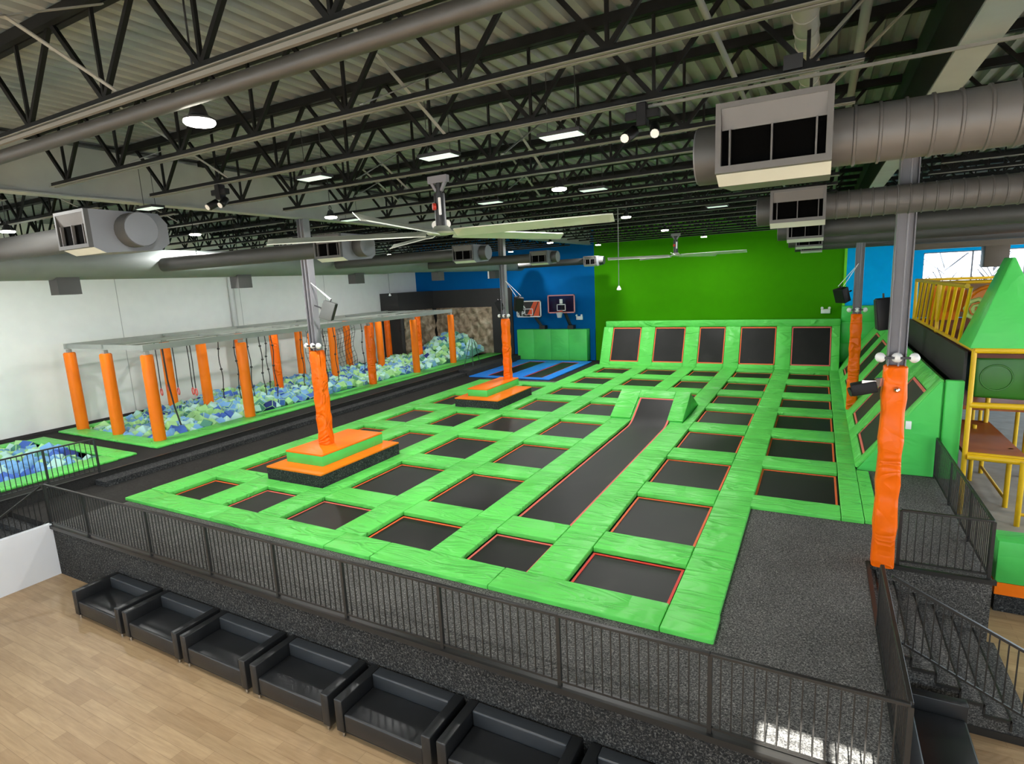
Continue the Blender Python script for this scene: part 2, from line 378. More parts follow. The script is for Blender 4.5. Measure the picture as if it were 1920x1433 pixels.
for x0, x1, nm in bays:
    # keep the panel points of the middle bay on the measured ones (x = -1.56 + 1.58 k)
    j0 = make_joist(x0, x1)
    for i, y in enumerate(JY):
        lab = 'black open web roof joist %s, %s from the entrance side' % (nm, ORD[i])
        if i == 0: j0.location.y = y; j0['label'] = lab; j0['group'] = 'roof joists '+nm; o = j0
        else: o = dup(j0, (j0.location.x, y, j0.location.z), None, lab, 'roof joists '+nm)
for x, nm in ((-12.7, 'foam pit'), (1.22, 'playground')):
    g = T('roof_girder', 'long grey steel girder on the %s side row of columns' % nm, 'girder', (x, YF, ZB), 'roof girders')
    P(g, 'flange', MB().box(x-.16, YF, ZB, x+.16, YB, ZB+.025), BEAMG); P(g, 'web_plate', MB().box(x-.02, YF, ZB+.02, x+.02, YB, ZT), BEAMG if x < 0 else STEELK)
    P(g, 'flange', MB().box(x-.16, YF, ZT+.03, x+.16, YB, ZT+.06), STEELK)
# diagonal bridging between joists
k = 0
for (xa, y0, dx) in [(-9.4, 1.9, 1), (-6.3, 1.9, 1), (-9.4, 5.37, 1), (-4.7, 5.37, 1), (-7.9, 8.71, 1), (-4.7, 8.71, -1), (-9.4, 10.25, -1), (-6.3, 11.9, 1), (-14.5, 5.37, 1), (-16, 8.71, -1)]:
    i = min(range(len(JY)), key=lambda q: abs(JY[q]-y0)); y1 = JY[i+1]
    mb = MB().bar((xa, JY[i], ZT-.08), (xa, y1, ZB+.1), .05, .012).bar((xa, JY[i], ZB+.1), (xa, y1, ZT-.08), .05, .012)
    S('cross_brace', mb, BRIDGE, 'pale crossed flat brace between the %s and %s roof joists' % (ORD[i], ORD[i+1]), 'brace', 'cross braces in the roof')
# pipes and conduits
S('steel_pipe', MB().cyl((-12.4, 3.62, 7.1), (1.0, 3.62, 7.1), .075, 16), PIPEM, 'thick grey pipe running along under a roof joist near the balcony', 'pipe', smooth=60)
mb = MB().box(-12.4, 3.52, 7.19, 1.0, 3.56, 7.23)
S('conduit', mb, JOISTG, 'thin conduit strip above the thick grey pipe', 'conduit')
S('conduit', MB().cyl((-1.07, YF, 7.72), (-1.07, 22, 7.72), .035, 8), BRIDGE, 'pale thin pipe running lengthwise under the roof deck', 'pipe', smooth=60)
S('conduit', MB().cyl((.29, YF, 7.7), (.29, 26, 7.7), .05, 10), BRIDGE, 'pale pipe beside the playground side girder', 'pipe', smooth=60)
mb = MB().cyl((-.23, 3.0, 7.75), (-.23, 11, 7.75), .12, 16)
for i in range(18): mb.ring((-.23, 3.2+.45*i, 7.75), .122, .008, (0, 1, 0), 16, 4)
S('supply_duct', mb, plain('pale_round_duct', (150, 150, 140), .5), 'pale round duct with seams above the nearest air diffuser', 'duct', smooth=50)
S('wire_tray', MB().bar((-1.9, 7.03, 7.2), (5.0, 7.03, 7.2), .03, .03).bar((-.3, 5.37, 7.3), (2.2, 5.0, 8.0), .02, .02), JOISTG, 'thin rod crossing to the playground side girder', 'rod')
for i, (a, b) in enumerate([((-.5, 5.5, 7.3), (1.1, 3.8, 8.0)), ((-.3, 7.2, 7.3), (1.15, 5.2, 8.1)), ((-.2, 8.8, 7.3), (1.15, 6.9, 8.1))]):
    S('tie_rod', MB().cyl(a, b, .018, 6), JOISTG, '%s thin tie rod slanting up to the girder behind the nearest diffuser' % ORD[i], 'rod', 'slanting tie rods')

# ------------------------------------------------------------------ columns
def column(x, y, zb, lab, padlab):
    t = T('steel_column', lab, 'column', (x, y, zb), 'padded steel columns')
    mb = MB()
    mb.box(x-.13, y-.12, zb+.02, x-.112, y+.12, ZB).box(x+.112, y-.12, zb+.02, x+.13, y+.12, ZB).box(x-.113, y-.012, zb+.02, x+.113, y+.012, ZB)
    P(t, 'shaft', mb, STEELG, .006, 1)
    P(t, 'pipe', MB().cyl((x+.02, y-.12, 3.55), (x+.02, y-.12, ZB), .018, 8), STEELG, smooth=60)
    pad = MB(); R = .172
    prof = [(R, zb)]+[(R+.012*math.sin(j*2.1+x), zb+(3.56-zb)*j/14) for j in range(1, 14)]+[(R-.005, 3.56), (R-.04, 3.59)]
    pts = []
    n = 24
    for rr, z in prof:
        for i in range(n):
            a = 2*PI*i/n; sq = 1/max(abs(math.cos(a)), abs(math.sin(a))); k = rr*min(sq, 1.25)*(1 if sq < 1.25 else 1)
            pts.append((x+k*math.cos(a), y+k*math.sin(a), z))
    fs = [(q*n+i, q*n+(i+1) % n, (q+1)*n+(i+1) % n, (q+1)*n+i) for q in range(len(prof)-1) for i in range(n)]+[tuple(range(n-1, -1, -1)), tuple(range(len(pts)-n, len(pts)))]
    pad.add(pts, fs)
    P(t, 'pad', pad, ORANGE, smooth=50, label=padlab)
    return t
COLS = [(-12.72, 11.7, .79, 'grey steel column with orange pad rising from the nearer orange and green platform'),
        (-12.72, 23.05, .79, 'dark steel column with orange pad rising from the farther orange and green platform'),
        (1.18, 11.3, 0, 'tall steel column with orange pad beside the gate and stairs'),
        (1.18, 23.1, .2, 'steel column with orange pad standing in the side trampoline slope')]
for x, y, z, lab in COLS: column(x, y, z, lab, 'crinkled orange vinyl pad')
# emergency lights on the columns
def elight(x, y, z, lab):
    t = T('emergency_light', lab, 'emergency light', (x, y, z), 'emergency lights on the columns')
    P(t, 'bracket', MB().box(x-.24, y-.19, z-.02, x+.24, y-.15, z+.02), STEELK)
    for dx in (-.27, 0, .27):
        h = P(t, 'lamp_head', MB().lathe((x+dx, y-.2, z), [(.02, -.0), (.06, -.02), (.085, -.07), (.075, -.1)], 14, (dx*2, -1, 0)), WHITE, smooth=60)
        P(h, 'lens', MB().cyl(Vector((x+dx, y-.2, z))+Vector((dx*2, -1, 0)).normalized()*-.101, Vector((x+dx, y-.2, z))+Vector((dx*2, -1, 0)).normalized()*-.104, .06, 12), CHROME)
for (x, y, _, lab), nm in zip(COLS, ('the nearer platform column', 'the farther platform column', 'the column by the gate', 'the column in the side slope')):
    elight(x, y, 3.73, 'white twin spot emergency light on '+nm)

# ------------------------------------------------------------------ trampolines
BZ = -.03
XS = [(-15.32, -13.99), (-13.10, -11.75), (-10.96, -9.21), (-8.41, -6.65), (-5.89, -4.48), (-3.71, -1.91), (-1.19, .60)]
YS = [(8.43, 9.80), (10.58, 12.90), (13.74, 16.0), (16.91, 19.15), (20.14, 22.35), (23.31, 25.22), (26.24, 28.36), (29.48, 31.47)]
PT = .08
lane = ['lane by the black steps', 'second lane from the black steps', 'third lane from the black steps', "lane on the runway's steps side", 'runway lane', "lane on the runway's gate side", 'lane by the side slope']
def webring(x0, y0, x1, y1, z, w=.045, h=.012):
    return MB().box(x0, y0, z, x1, y0+w, z+h).box(x0, y1-w, z, x1, y1, z+h).box(x0, y0+w, z, x0+w, y1-w, z+h).box(x1-w, y0+w, z, x1, y1-w, z+h)
def bedgrid(x0, y0, x1, y1, z, sag=.012, n=8):
    mb = MB(); vs = []; fs = []
    for j in range(n+1):
        for i in range(n+1):
            u, v = i/n, j/n; vs.append((x0+(x1-x0)*u, y0+(y1-y0)*v, z-sag*math.sin(PI*u)*math.sin(PI*v)))
    fs = [(j*(n+1)+i, j*(n+1)+i+1, (j+1)*(n+1)+i+1, (j+1)*(n+1)+i) for j in range(n) for i in range(n)]
    mb.add(vs, fs); o = len(mb.v)
    mb.box(x0, y0, z-.03, x1, y1, z-.02); return mb
def tramp(c, r, lab, webm=WEB, group='flat trampolines'):
    x0, x1 = XS[c]; y0, y1 = YS[r]; g = .035
    t = T('trampoline', lab, 'trampoline', ((x0+x1)/2, (y0+y1)/2, BZ), group)
    b = P(t, 'jump_bed', bedgrid(x0+.01, y0+.01, x1-.01, y1-.01, BZ), BED, smooth=60)
    P(t, 'webbing', webring(x0+g, y0+g, x1-g, y1-g, BZ+.001), webm, label='orange edge webbing')
    return t
skip = {(4, 1), (4, 2), (4, 3), (4, 4), (1, 1), (1, 4), (0, 6), (0, 7), (1, 6), (1, 7), (6, 0), (6, 1)}
for c in range(7):
    for r in range(8):
        if (c, r) in skip: continue
        if c == 4 and r == 0: lab = 'black trampoline in front of the ramp runway, front row by the railing'
        elif c == 4: lab = 'black trampoline behind the ramp runway, %s row from the front railing' % ORD[r]
        else: lab = 'black trampoline in the %s, %s row from the front railing' % (lane[c], ORD[r])
        tramp(c, r, lab, WEBP if r == 0 and c in (1, 2, 4) else (WEBR if (r == 0 and c == 5) else WEB))
def pad(x0, y0, x1, y1, lab, z0=-.03, z1=PT, m=GREEN, bevel=.02, group='green trampoline pads', name='safety_pad'):
    nx = max(1, round((x1-x0)/.18)); ny = max(1, round((y1-y0)/.18)); e = .006
    x0 += e; x1 -= e; y0 += e; y1 -= e
    return S(name, MB().box(x0, y0, z0, x1, y1, z1+rng.uniform(-.004, .006)), m, lab, 'pad', group, bevel=bevel, seg=3, smooth=60)
def has(c, r): return not (c == 4 and 1 <= r <= 4) and (c, r) not in {(6, 0), (6, 1)} and not (c < 2 and r > 5)
for c in range(7):
    x0, x1 = XS[c]
    for r in range(-1, 8):
        if r == -1:
            continue
        ya = YS[r][1]; yb = YS[r+1][0] if r < 7 else 32.44
        if c == 6 and r < 1: continue
        if c == 4 and 1 <= r <= 3: continue
        if c < 2 and r > 5: continue
        if c == 1 and r in (0, 3, 4): 
            if r == 0: yb = 10.26
            if r == 3: yb = 19.9
            if r == 4: ya = 23.07
        if c == 1 and r == 1: ya = 13.52
        if c == 4 and r == 4: ya, yb = 22.96, 23.31
        if c < 2 and r == 5: yb = 26.14
        if c == 6 and r == 1: ya, yb = 13.02, 13.74
        nm = 'green cross pad, %s, %s' % (lane[c], 'at the foot of the back slope' if r == 7 else ('behind its last trampoline' if (c < 2 and r == 5) else 'between %s and %s rows' % (ORD[r], ORD[r+1])))
        if c == 6 and r == 1: nm = 'green cross pad, lane by the side slope, at its front edge'
        pad(x0, ya, x1, yb, nm)
bx = [(-16.18, -15.32), (-13.99, -13.10), (-11.75, -10.96), (-9.21, -8.41), (-6.65, -5.89), (-4.48, -3.71), (-1.91, -1.15)]
segs = [8.43, 10.25, 13.53, 16.45, 19.88, 23.08, 26.1, 29.0, 32.44]
bname = ['along the black lane edge', 'between the two lanes nearest the black steps', 'beside the third lane on its steps side', 'between the third lane and ramp side lane', 'along the steps side of the ramp runway', 'along the gate side of the ramp runway', 'along the dark carpet and the side slope lane']
for i, (x0, x1) in enumerate(bx):
    for k in range(8):
        ya, yb = segs[k], segs[k+1]
        if i < 2 and k > 5: continue
        if i == 1 and k in (1, 4): # platforms stand here
            continue
        if i == 2 and k in (1, 4): x0 = -11.5
        elif i == 2: x0 = -11.75
        if i in (4, 5) and k == 4: continue            # the ramp wedge stands here
        if i in (4, 5) and k == 3: yb = 19.85
        if i in (4, 5) and k == 5: ya, yb = 22.96, 26.1
        pad(x0, ya, x1, yb, 'long green pad %s, %s segment from front' % (bname[i], ORD[k]))
# platforms leave edge strips of padding
pad(-13.99, 10.25, -13.66, 13.5, 'narrow green pad beside the nearer platform on the steps side')
pad(-13.99, 19.9, -13.68, 23.05, 'narrow green pad beside the farther platform on the steps side')
ed = [(-16.18, -12.6), (-12.6, -8.85), (-8.85, -7.6), (-7.6, -4.9), (-4.9, -1.91), (-1.91, -1.13)]
for k, (a, b) in enumerate(ed):
    pad(a, 7.74, b, 8.43, 'green front edge pad along the railing, %s counted from the black lane' % ORD[k])
pad(-4.06, 19.85, -3.71, 22.96, 'narrow green pad beside the ramp wedge on its gate side')
pad(.60, 13.02, 1.02, 16.9, 'green side pad next to the orange column, front segment')
for k in range(5): pad(.60, 16.9+3.108*k, 1.03, 16.9+3.108*(k+1), 'green pad at the foot of the side slope, %s counted from the front' % ORD[k])
pad(1.02, 13.05, 1.3, 16.4, 'small green corner pad between the court and the orange column')

# ramp with its runway
t = T('ramp_trampoline', 'long black runway trampoline curving up a green wedge ramp', 'trampoline', (-5.3, 16, 0))
mb = MB().prism([(19.86, .0), (19.86, .07), (21.38, .84), (22.94, .07), (22.94, 0)], 'x', -6.68, -4.07)
P(t, 'wedge', mb, GREEN2, .015, 2, label='green padded wedge')
n = Vector((0, -.77, 1.52)).normalized()
for nm, (x0, x1, u0, u1) in dict(a=(-6.7, -5.93, .02, 1.0), b=(-4.6, -4.05, .02, 1.0), c=(-5.93, -4.6, .74, 1.0)).items():
    q = [(x0, 19.85+1.53*u0, .08+.77*u0), (x1, 19.85+1.53*u0, .08+.77*u0), (x1, 19.85+1.53*u1, .08+.77*u1), (x0, 19.85+1.53*u1, .08+.77*u1)]
    q = [Vector(p)+n*.05 for p in q]; P(t, 'pad', MB().slab(q, .06), GREEN, .02, 2)
prof = []
for k in range(17):
    y = 10.62+(19.15-10.62)*k/16; prof.append((y, BZ))
for k in range(1, 9):
    u = k/8; prof.append((19.15+.95*u, BZ+.27*u*u))
prof.append((20.95, .665))
x0, x1 = -5.86, -4.53
def strip(xa, xb, lift, prof=prof):
    vs = []
    for y, z in prof: vs += [(xa, y, z+lift), (xb, y, z+lift)]
    return MB().add(vs, [(2*i, 2*i+1, 2*i+3, 2*i+2) for i in range(len(prof)-1)])
P(t, 'jump_bed', strip(x0, x1, 0), BED, smooth=60)
wb = MB()
for xa, xb in ((x0, x0+.065), (x1-.065, x1)):
    s_ = strip(xa, xb, .008); wb.add(s_.v, s_.f)
y, z = prof[-1]; wb.add([(x0, y-.05, z-.02), (x1, y-.05, z-.02), (x1, y, z+.008), (x0, y, z+.008)], [(0, 1, 2, 3)])
P(t, 'webbing', wb, WEBP, label='pink and orange edge webbing')

# sloped walls
t = T('sloped_trampoline_wall', 'tall sloped wall of five framed black trampolines under the green wall', 'trampoline wall', (-5.2, 33, 0))
Y0, Z0, Y1, Z1 = 32.46, .04, 33.62, 2.5
P(t, 'backing', MB().prism([(Y0+.06, 0), (Y1+.06, Z1-.02), (34.36, Z1-.02), (34.36, 0)], 'x', -11.48, .98), GREEN2)
def bs(x, u, lift=0):
    d = Vector((0, Y1-Y0, Z1-Z0)); nn = Vector((0, -d.z, d.y)).normalized()
    return Vector((x, Y0, Z0))+d*u+nn*lift
edges = [(-11.55, -10.96)]+[(XS[c][1], XS[c+1][0]) for c in range(2, 6)]+[(.66, 1.03)]
for a, b in edges: P(t, 'pad', MB().slab([bs(a, .0, .05), bs(b, .0, .05), bs(b, .885, .05), bs(a, .885, .05)], .1), GREEN, .025, 2)
for c in range(2, 7):
    a, b = XS[c]; b = .66 if c == 6 else b
    P(t, 'pad', MB().slab([bs(a, 0, .045), bs(b, 0, .045), bs(b, .085, .045), bs(a, .085, .045)], .08), GREEN, .02, 2)
    bd = P(t, 'jump_bed', MB().slab([bs(a+.04, .09, .0), bs(b-.04, .09, .0), bs(b-.04, .88, 0), bs(a+.04, .88, 0)], .02), BED)
    wb = MB()
    for (p, q, u, v) in ((a+.02, a+.07, .088, .868), (b-.07, b-.02, .088, .868), (a+.02, b-.02, .088, .11), (a+.02, b-.02, .845, .868)):
        wb.slab([bs(p, u, .014), bs(q, u, .014), bs(q, v, .014), bs(p, v, .014)], .012)
    P(bd, 'webbing', wb, WEB if c != 6 else WEBP)
P(t, 'top_roll', MB().box(-11.45, 33.42, 2.2, 1.04, 33.75, 2.58), GREEN, .06, 3, smooth=60)

t = T('side_trampoline_slope', 'steep side slope of framed black trampolines with green end panel beside the gate', 'trampoline wall', (1.9, 24, 0))
X0, X1, ZS = 1.04, 2.72, 2.44
P(t, 'end_panel', MB().prism([(X0, 0), (X1, 0), (X1, ZS-.03), (X1-.06, ZS-.03)], 'y', 16.63, 16.72), GREEN2, .01, 1)
P(t, 'backing', MB().prism([(X0+.1, 0), (X1+.1, 0), (X1+.1, ZS-.06), (X1-.02, ZS-.06)], 'y', 16.72, 34.3), GREEN2)
P(t, 'side_panel', MB().box(2.76, 16.58, 0, 3.12, 16.75, 2.45), GREEN2, .03, 3, smooth=60)
def rs(y, u, lift=0):
    d = Vector((X1-X0, 0, ZS-.06)); nn = Vector((-d.z, 0, d.x)).normalized()
    return Vector((X0, y, .06))+d*u+nn*lift
rows = [(16.98, 19.2), (20.25, 21.95), (23.4, 25.2), (26.5, 28.5), (29.5, 31.4)]
yb = [16.64]+[v for r in rows for v in r]+[33.4]
for k in range(0, len(yb)-1, 2):
    ya, yc = yb[k], yb[k+1]; P(t, 'pad', MB().slab([rs(yc, .0, .05), rs(ya, .0, .05), rs(ya, 1, .05), rs(yc, 1, .05)], .08), GREEN, .025, 2)
for k, (ya, yc) in enumerate(rows):
    P(t, 'pad', MB().slab([rs(yc, 0, .045), rs(ya, 0, .045), rs(ya, .09, .045), rs(yc, .09, .045)], .07), GREEN, .02, 2)
    P(t, 'pad', MB().slab([rs(yc, .86, .045), rs(ya, .86, .045), rs(ya, 1.0, .045), rs(yc, 1.0, .045)], .07), GREEN, .02, 2)
    bd = P(t, 'jump_bed', MB().slab([rs(yc-.03, .1, 0), rs(ya+.03, .1, 0), rs(ya+.03, .85, 0), rs(yc-.03, .85, 0)], .02), BED)
    wb = MB()
    for (p, q, u, v) in ((ya+.02, ya+.07, .1, .85), (yc-.07, yc-.02, .1, .85), (ya+.02, yc-.02, .1, .125), (ya+.02, yc-.02, .825, .85)):
        wb.slab([rs(q, u, .014), rs(p, u, .014), rs(p, v, .014), rs(q, v, .014)], .012)
    P(bd, 'webbing', wb, WEBP)
# padded corner of the back wall
for k, (a, b) in enumerate([(1.06, 1.5), (1.5, 3.1)]):
    for j, (za, zb) in enumerate([(.3, 1.3), (1.3, 2.4), (2.4, 3.2)]):
        S('wall_mat', MB().box(a, 33.75-k*.03, za, b, 34.38, zb), GREEN2, 'green wall mat in the far corner behind the side slope, %s %s' % (['bottom', 'middle', 'top'][j], ['narrow column', 'wide column'][k]), 'mat', 'corner wall mats', bevel=.02, seg=2)

# ------------------------------------------------------------------ platforms around the columns
def platform(x0, y0, x1, y1, a0, b0, a1, b1, lab):
    t = T('column_platform', lab, 'platform', ((x0+x1)/2, (y0+y1)/2, .0), 'stepped platforms')
    P(t, 'base', MB().box(x0, y0, -.24, x1, y1, .40), CARPETS, label='black carpeted base')
    P(t, 'base_top', MB().box(x0-.01, y0-.01, .40, x1+.01, y1+.01, .45), ORANGE2, .012, 2, label='orange padded top of base')
    P(t, 'box', MB().box(a0, b0, .45, a1, b1, .74), GREEN2, .012, 2, label='green box')
    P(t, 'box_top', MB().box(a0-.005, b0-.005, .74, a1+.005, b1+.005, .79), ORANGE2, .01, 2, label='orange lid')
platform(-13.64, 10.27, -11.52, 13.5, -13.4, 10.78, -11.97, 13.28, 'orange topped black platform with a green box around the nearer column')
platform(-13.66, 19.9, -11.53, 23.05, -13.3, 20.4, -12.33, 23.35, 'orange topped black platform with a green box around the farther column')

# ------------------------------------------------------------------ basketball court corner
STR('floor_court', MB().box(-17.4, 26.85, .0, -11.75, 34.38, .012), COURTBLK, 'black floor of the blue trampoline corner')
def bpad(x0, y0, x1, y1, lab): pad(x0, y0, x1, y1, lab, 0.012, .08, BLUEV, .02, 'blue trampoline pads')
bpad(-17.4, 26.9, -12.38, 27.32, 'blue pad across the front of the basketball trampolines')
bpad(-17.5, 32.95, -12.4, 33.5, 'blue pad at the back of the basketball trampolines')
bpad(-17.4, 27.32, -16.5, 32.95, 'blue pad along the black steps side of the basketball trampolines'); bpad(-15.28, 27.32, -14.2, 32.95, 'blue pad between the two basketball trampolines'); bpad(-13.0, 27.32, -12.38, 32.95, 'blue pad on the green court side of the basketball trampolines')
for (x0, x1, lab) in ((-16.5, -15.28, 'black trampoline lane under the orange and black backboard'), (-14.2, -13.0, 'black trampoline lane under the glass backboard')):
    t = T('trampoline', lab, 'trampoline', ((x0+x1)/2, 30, .012), 'basketball trampolines')
    P(t, 'jump_bed', bedgrid(x0+.03, 27.35, x1-.03, 32.92, .04), BED, smooth=60); P(t, 'webbing', webring(x0+.03, 27.35, x1-.03, 32.92, .043), WEBR)
for k in range(4):
    a = -17.78+1.24*k
    S('wall_mat', MB().box(a, 33.75, .05, a+1.235, 34.38, 2.06), GREEN2, '%s tall green wall mat under the hoops, counted from the climbing wall' % ORD[k].capitalize().lower(), 'mat', 'wall mats under the hoops', bevel=.02, seg=2)
STR('trim_5', MB().box(-12.8, 34.3, 0, -12.46, 34.4, 2.06), BLUEW, 'blue strip beside the mats')
def hoop(x0, x1, z0, z1, y, base, kind, lab):
    t = T('basketball_hoop', lab, 'basketball hoop', (base, 34.1, 2.06), 'basketball hoops')
    if kind:
        P(t, 'backboard', MB().box(x0, y, z0, x1, y+.03, z1), GLASSN, label='smoky glass board')
    else:
        P(t, 'backboard', MB().box(x0, y, z0, x1, y+.03, z1), plain('board_black', (44, 40, 38), .5), label='black printed board')
        mb = MB(); w, h = x1-x0, z1-z0
        for a, b in ((.52, .68), (.8, .96)):
            mb.prism([(x0+w*(a-.12), z0+.06), (x0+w*b-.1, z0+.06), (x0+w*min(b+.2, .97), z1-.06), (x0+w*min(a+.2, .92), z1-.06)], 'y', y-.006, y)
        P(t, 'stripe', mb, plain('board_orange', (230, 88, 46), .5), label='orange diagonal stripes')
        mb = MB()
        for k in range(26):
            u, v = rng.uniform(.04, .3), rng.uniform(.05, .6); s_ = rng.uniform(.04, .1)
            mb.prism([(x0+w*u, z0+h*v), (x0+w*u+s_*1.6, z0+h*v+.02), (x0+w*u+s_*.7, z0+h*v+s_*1.8)], 'y', y-.008, y-.002)
        P(t, 'print', mb, WHITE, label='white splash print')
    mb = MB(); e = .07
    for (a, b, c, d) in ((x0, x1, z0, z0+e), (x0, x1, z1-e, z1), (x0, x0+e, z0, z1), (x1-e, x1, z0, z1)): mb.box(a, y-.012, c, b, y+.04, d)
    P(t, 'board_border', mb, plain('border_pink', (226, 150, 148), .5) if kind else WHITE)
    cx = (x0+x1)/2; mb = MB(); a, b, c, d, e = cx-.3, cx+.3, z0+.14, z0+.56, .045
    for (p, q, r, s_) in ((a, b, c, c+e), (a, b, d-e, d), (a, a+e, c, d), (b-e, b, c, d)): mb.box(p, y-.02, r, q, y-.008, s_)
    P(t, 'target_square', mb, WHITE)
    P(t, 'rim', MB().ring((cx, y-.32, z0+.1), .23, .012, (0, 0, 1), 20, 6).box(cx-.08, y-.1, z0+.05, cx+.08, y-.01, z0+.17), plain('rim_orange', (214, 84, 50), .4) if kind else STEELK, smooth=60)
    P(t, 'net', MB().lathe((cx, y-.32, z0+.1), [(.225, 0), (.17, -.18), (.13, -.36), (.125, -.36), (.165, -.18), (.22, 0)], 14), plain('net_white', (190, 190, 188), .9), smooth=60) if kind else None
    P(t, 'arm', MB().bar((cx, y+.1, z0+.5), (base, 34.15, 2.1), .12, .16).bar((cx, y+.06, z0+.75), (cx, y+.06, z0+.1), .12, .06), STEELK)
    P(t, 'mount', MB().box(base-.2, 33.95, 2.06, base+.2, 34.36, 2.3), STEELK)
    if kind: P(t, 'bracket', MB().box(cx-.1, y-.016, z0+.6, cx+.1, y-.006, z0+.88), WHITE)
hoop(-15.28, -13.42, 3.13, 4.28, 33.4, -14.0, True, 'basketball hoop with a glass backboard in a pink frame')
hoop(-17.55, -15.76, 2.9, 3.97, 33.4, -16.0, False, 'basketball hoop with an orange and black striped backboard')
for x, z, wall in ((-13.51, 2.75, 'blue wall beside the hoops'), (.34, 2.93, 'green wall above the back slope')):
    t = T('exit_unit', 'small white emergency light box on the '+wall, 'emergency light', (x, 34.3, z))
    P(t, 'housing', MB().box(x-.22, 34.3, z-.13, x+.22, 34.4, z+.1), WHITE, .02, 2)
    for dx in (-.17, .17): P(t, 'lamp_head', MB().lathe((x+dx, 34.3, z+.16), [(.03, .03), (.07, 0), (.06, -.06)], 12, (0, 1, 0)), WHITE, smooth=60)

# ------------------------------------------------------------------ black block, climbing wall
STR('wall_partition', MB().box(XL, 30.3, .31, -24.85, YB, 4.85).box(-24.85, 34.28, .0, -18.35, YB, 4.85), BLACKW, 'black partition around the climbing wall')
def rockpanel(lab, orient, a0, a1, z0, z1, c):
    n, m = 64, 44; vs = []; fs = []
    def h(u, v):
        return .10*math.sin(u*2.1+1.7*math.sin(v*1.3))*math.sin(v*2.3+1.1*math.sin(u*1.9))+.06*abs(math.sin(u*4.3+v*2.7))+.05*abs(math.sin(v*5.1-u*1.6))
    for j in range(m+1):
        for i in range(n+1):
            a = a0+(a1-a0)*i/n; z = z0+(z1-z0)*j/m; d = .06+.08+h(a*1.1, z*1.2)
            if i in (0, n) or j in (0, m): d = .04
            vs.append((a, c-d, z) if orient == 'y' else (c+d, a, z))
    fs = [(j*(n+1)+i, j*(n+1)+i+1, (j+1)*(n+1)+i+1, (j+1)*(n+1)+i) for j in range(m) for i in range(n)]
    b = [0, n, (m+1)*(n+1)-1, m*(n+1)]
    mb = MB().add(vs, fs)
    if orient == 'y': mb.box(a0, c-.04, z0, a1, c, z1)
    else: mb.box(c, a0, z0, c+.04, a1, z1)
    S('climbing_wall', mb, ROCK, lab, 'climbing wall', 'climbing wall panels', smooth=50)
rockpanel('brown moulded rock climbing wall facing the court at the end of the foam pit', 'y', -24.6, -19.95, .3, 3.6, 34.28)
rockpanel('brown moulded rock climbing panel on the side return of the black partition', 'x', 30.5, 34.0, .3, 3.6, -24.85)

# ------------------------------------------------------------------ foam pits
def rim(x0, y0, x1, y1, lab): pad(x0, y0, x1, y1, lab, .31, .385, GREEN, .03, 'green foam pit rim pads')
rim(-25.9, 10.48, -19.35, 11.15, 'green rim pad across the near end of the long foam pit')
for k in range(6): rim(-20.42, 11.15+3.9*k, -19.35, 11.15+3.9*(k+1), 'green rim pad on the step side of the long pit, %s from near end' % ORD[k])
for k in range(4): rim(-25.95, 11.15+4.75*k, -25.45, 11.15+4.75*(k+1), 'narrow green rim pad on the wall side of the long pit, %s from near end' % ORD[k])
rim(-25.45, 9.25, -19.32, 9.85, 'green rim pad at the far end of the small foam pit'); rim(-20.2, 3.6, -19.25, 9.25, 'green rim pad on the step side of the small foam pit'); rim(-25.75, 3.6, -25.2, 9.25, 'green rim pad on the wall side of the small foam pit')
def fh(x, y):
    if y < 10: return .2+.1*math.sin(x*2)*math.cos(y*1.7)
    t_ = min(1, max(0, (y-11)/4))
    h = .12+.30*t_+.08*math.sin(x*1.7+y*.6)*math.cos(y*.9)+.16*math.exp(-((x+23)**2)/3)*t_
    e_ = min(1, max(0, (-20.25-x)/1.3)); e_ = e_*e_*(3-2*e_)
    h += e_*1.25*math.exp(-((x+21.6)**2)/3.2-((y-31.8)**2)/3.5)+.3*math.exp(-((y-33)**2)/2)
    return h
cubes = []
for (x0, x1, y0, y1) in ((-25.2, -20.2, 3.8, 9.25), (-25.45, -20.4, 11.15, 33.9)):
    y = y0+.1
    while y < y1:
        x = x0+.1
        while x < x1:
            cx, cy = x+rng.uniform(-.1, .1), y+rng.uniform(-.1, .1)
            blue = math.sin(cx*1.3+cy*.55)+.8*math.sin(cy*.9-cx*.7+2)
            wts = (3, 1.4, .4, 5, .8, .1) if cy > 26.5 else (3.4, 2, .6, 2.6, .4, .05) if blue < 0 else (1.4, 3.4, 2.2, 1.4, .3, .3)
            k = rng.choices(range(6), wts)[0]
            cubes.append((cx, cy, fh(cx, cy)+rng.uniform(-.08, .1), k, rng.uniform(.14, .185)))
            x += .31
        y += .32
cubes = [c for c in cubes if min(abs(c[0]+20.2), 9) > .0]
cubes.sort(key=lambda c: (c[0]**2+c[1]**2))
vis = [c for c in cubes if c[1] > 5.4 or True]
near = vis[:300]; rest = vis[300:]
protos = []
for k in range(6):
    me = mesh('foam_cube', MB().box(-.5, -.5, -.5, .5, .5, .5), FOAM[k], Vector((0, 0, 0)), .07, 2, 60); protos.append(me)
for i, (x, y, z, k, s_) in enumerate(near):
    o = bpy.data.objects.new('foam_cube', protos[k]); COL.objects.link(o); o.location = (x, y, z)
    o.rotation_euler = (rng.uniform(-.9, .9), rng.uniform(-.9, .9), rng.uniform(0, 3)); o.scale = (s_*2*rng.uniform(.85, 1.15), s_*2, s_*2*rng.uniform(.85, 1.1))
    o['label'] = '%s foam cube lying among the nearest cubes of the foam pits' % FOAMN[k]; o['category'] = 'foam cube'; o['group'] = '%s foam cubes' % FOAMN[k]
mb = MB()
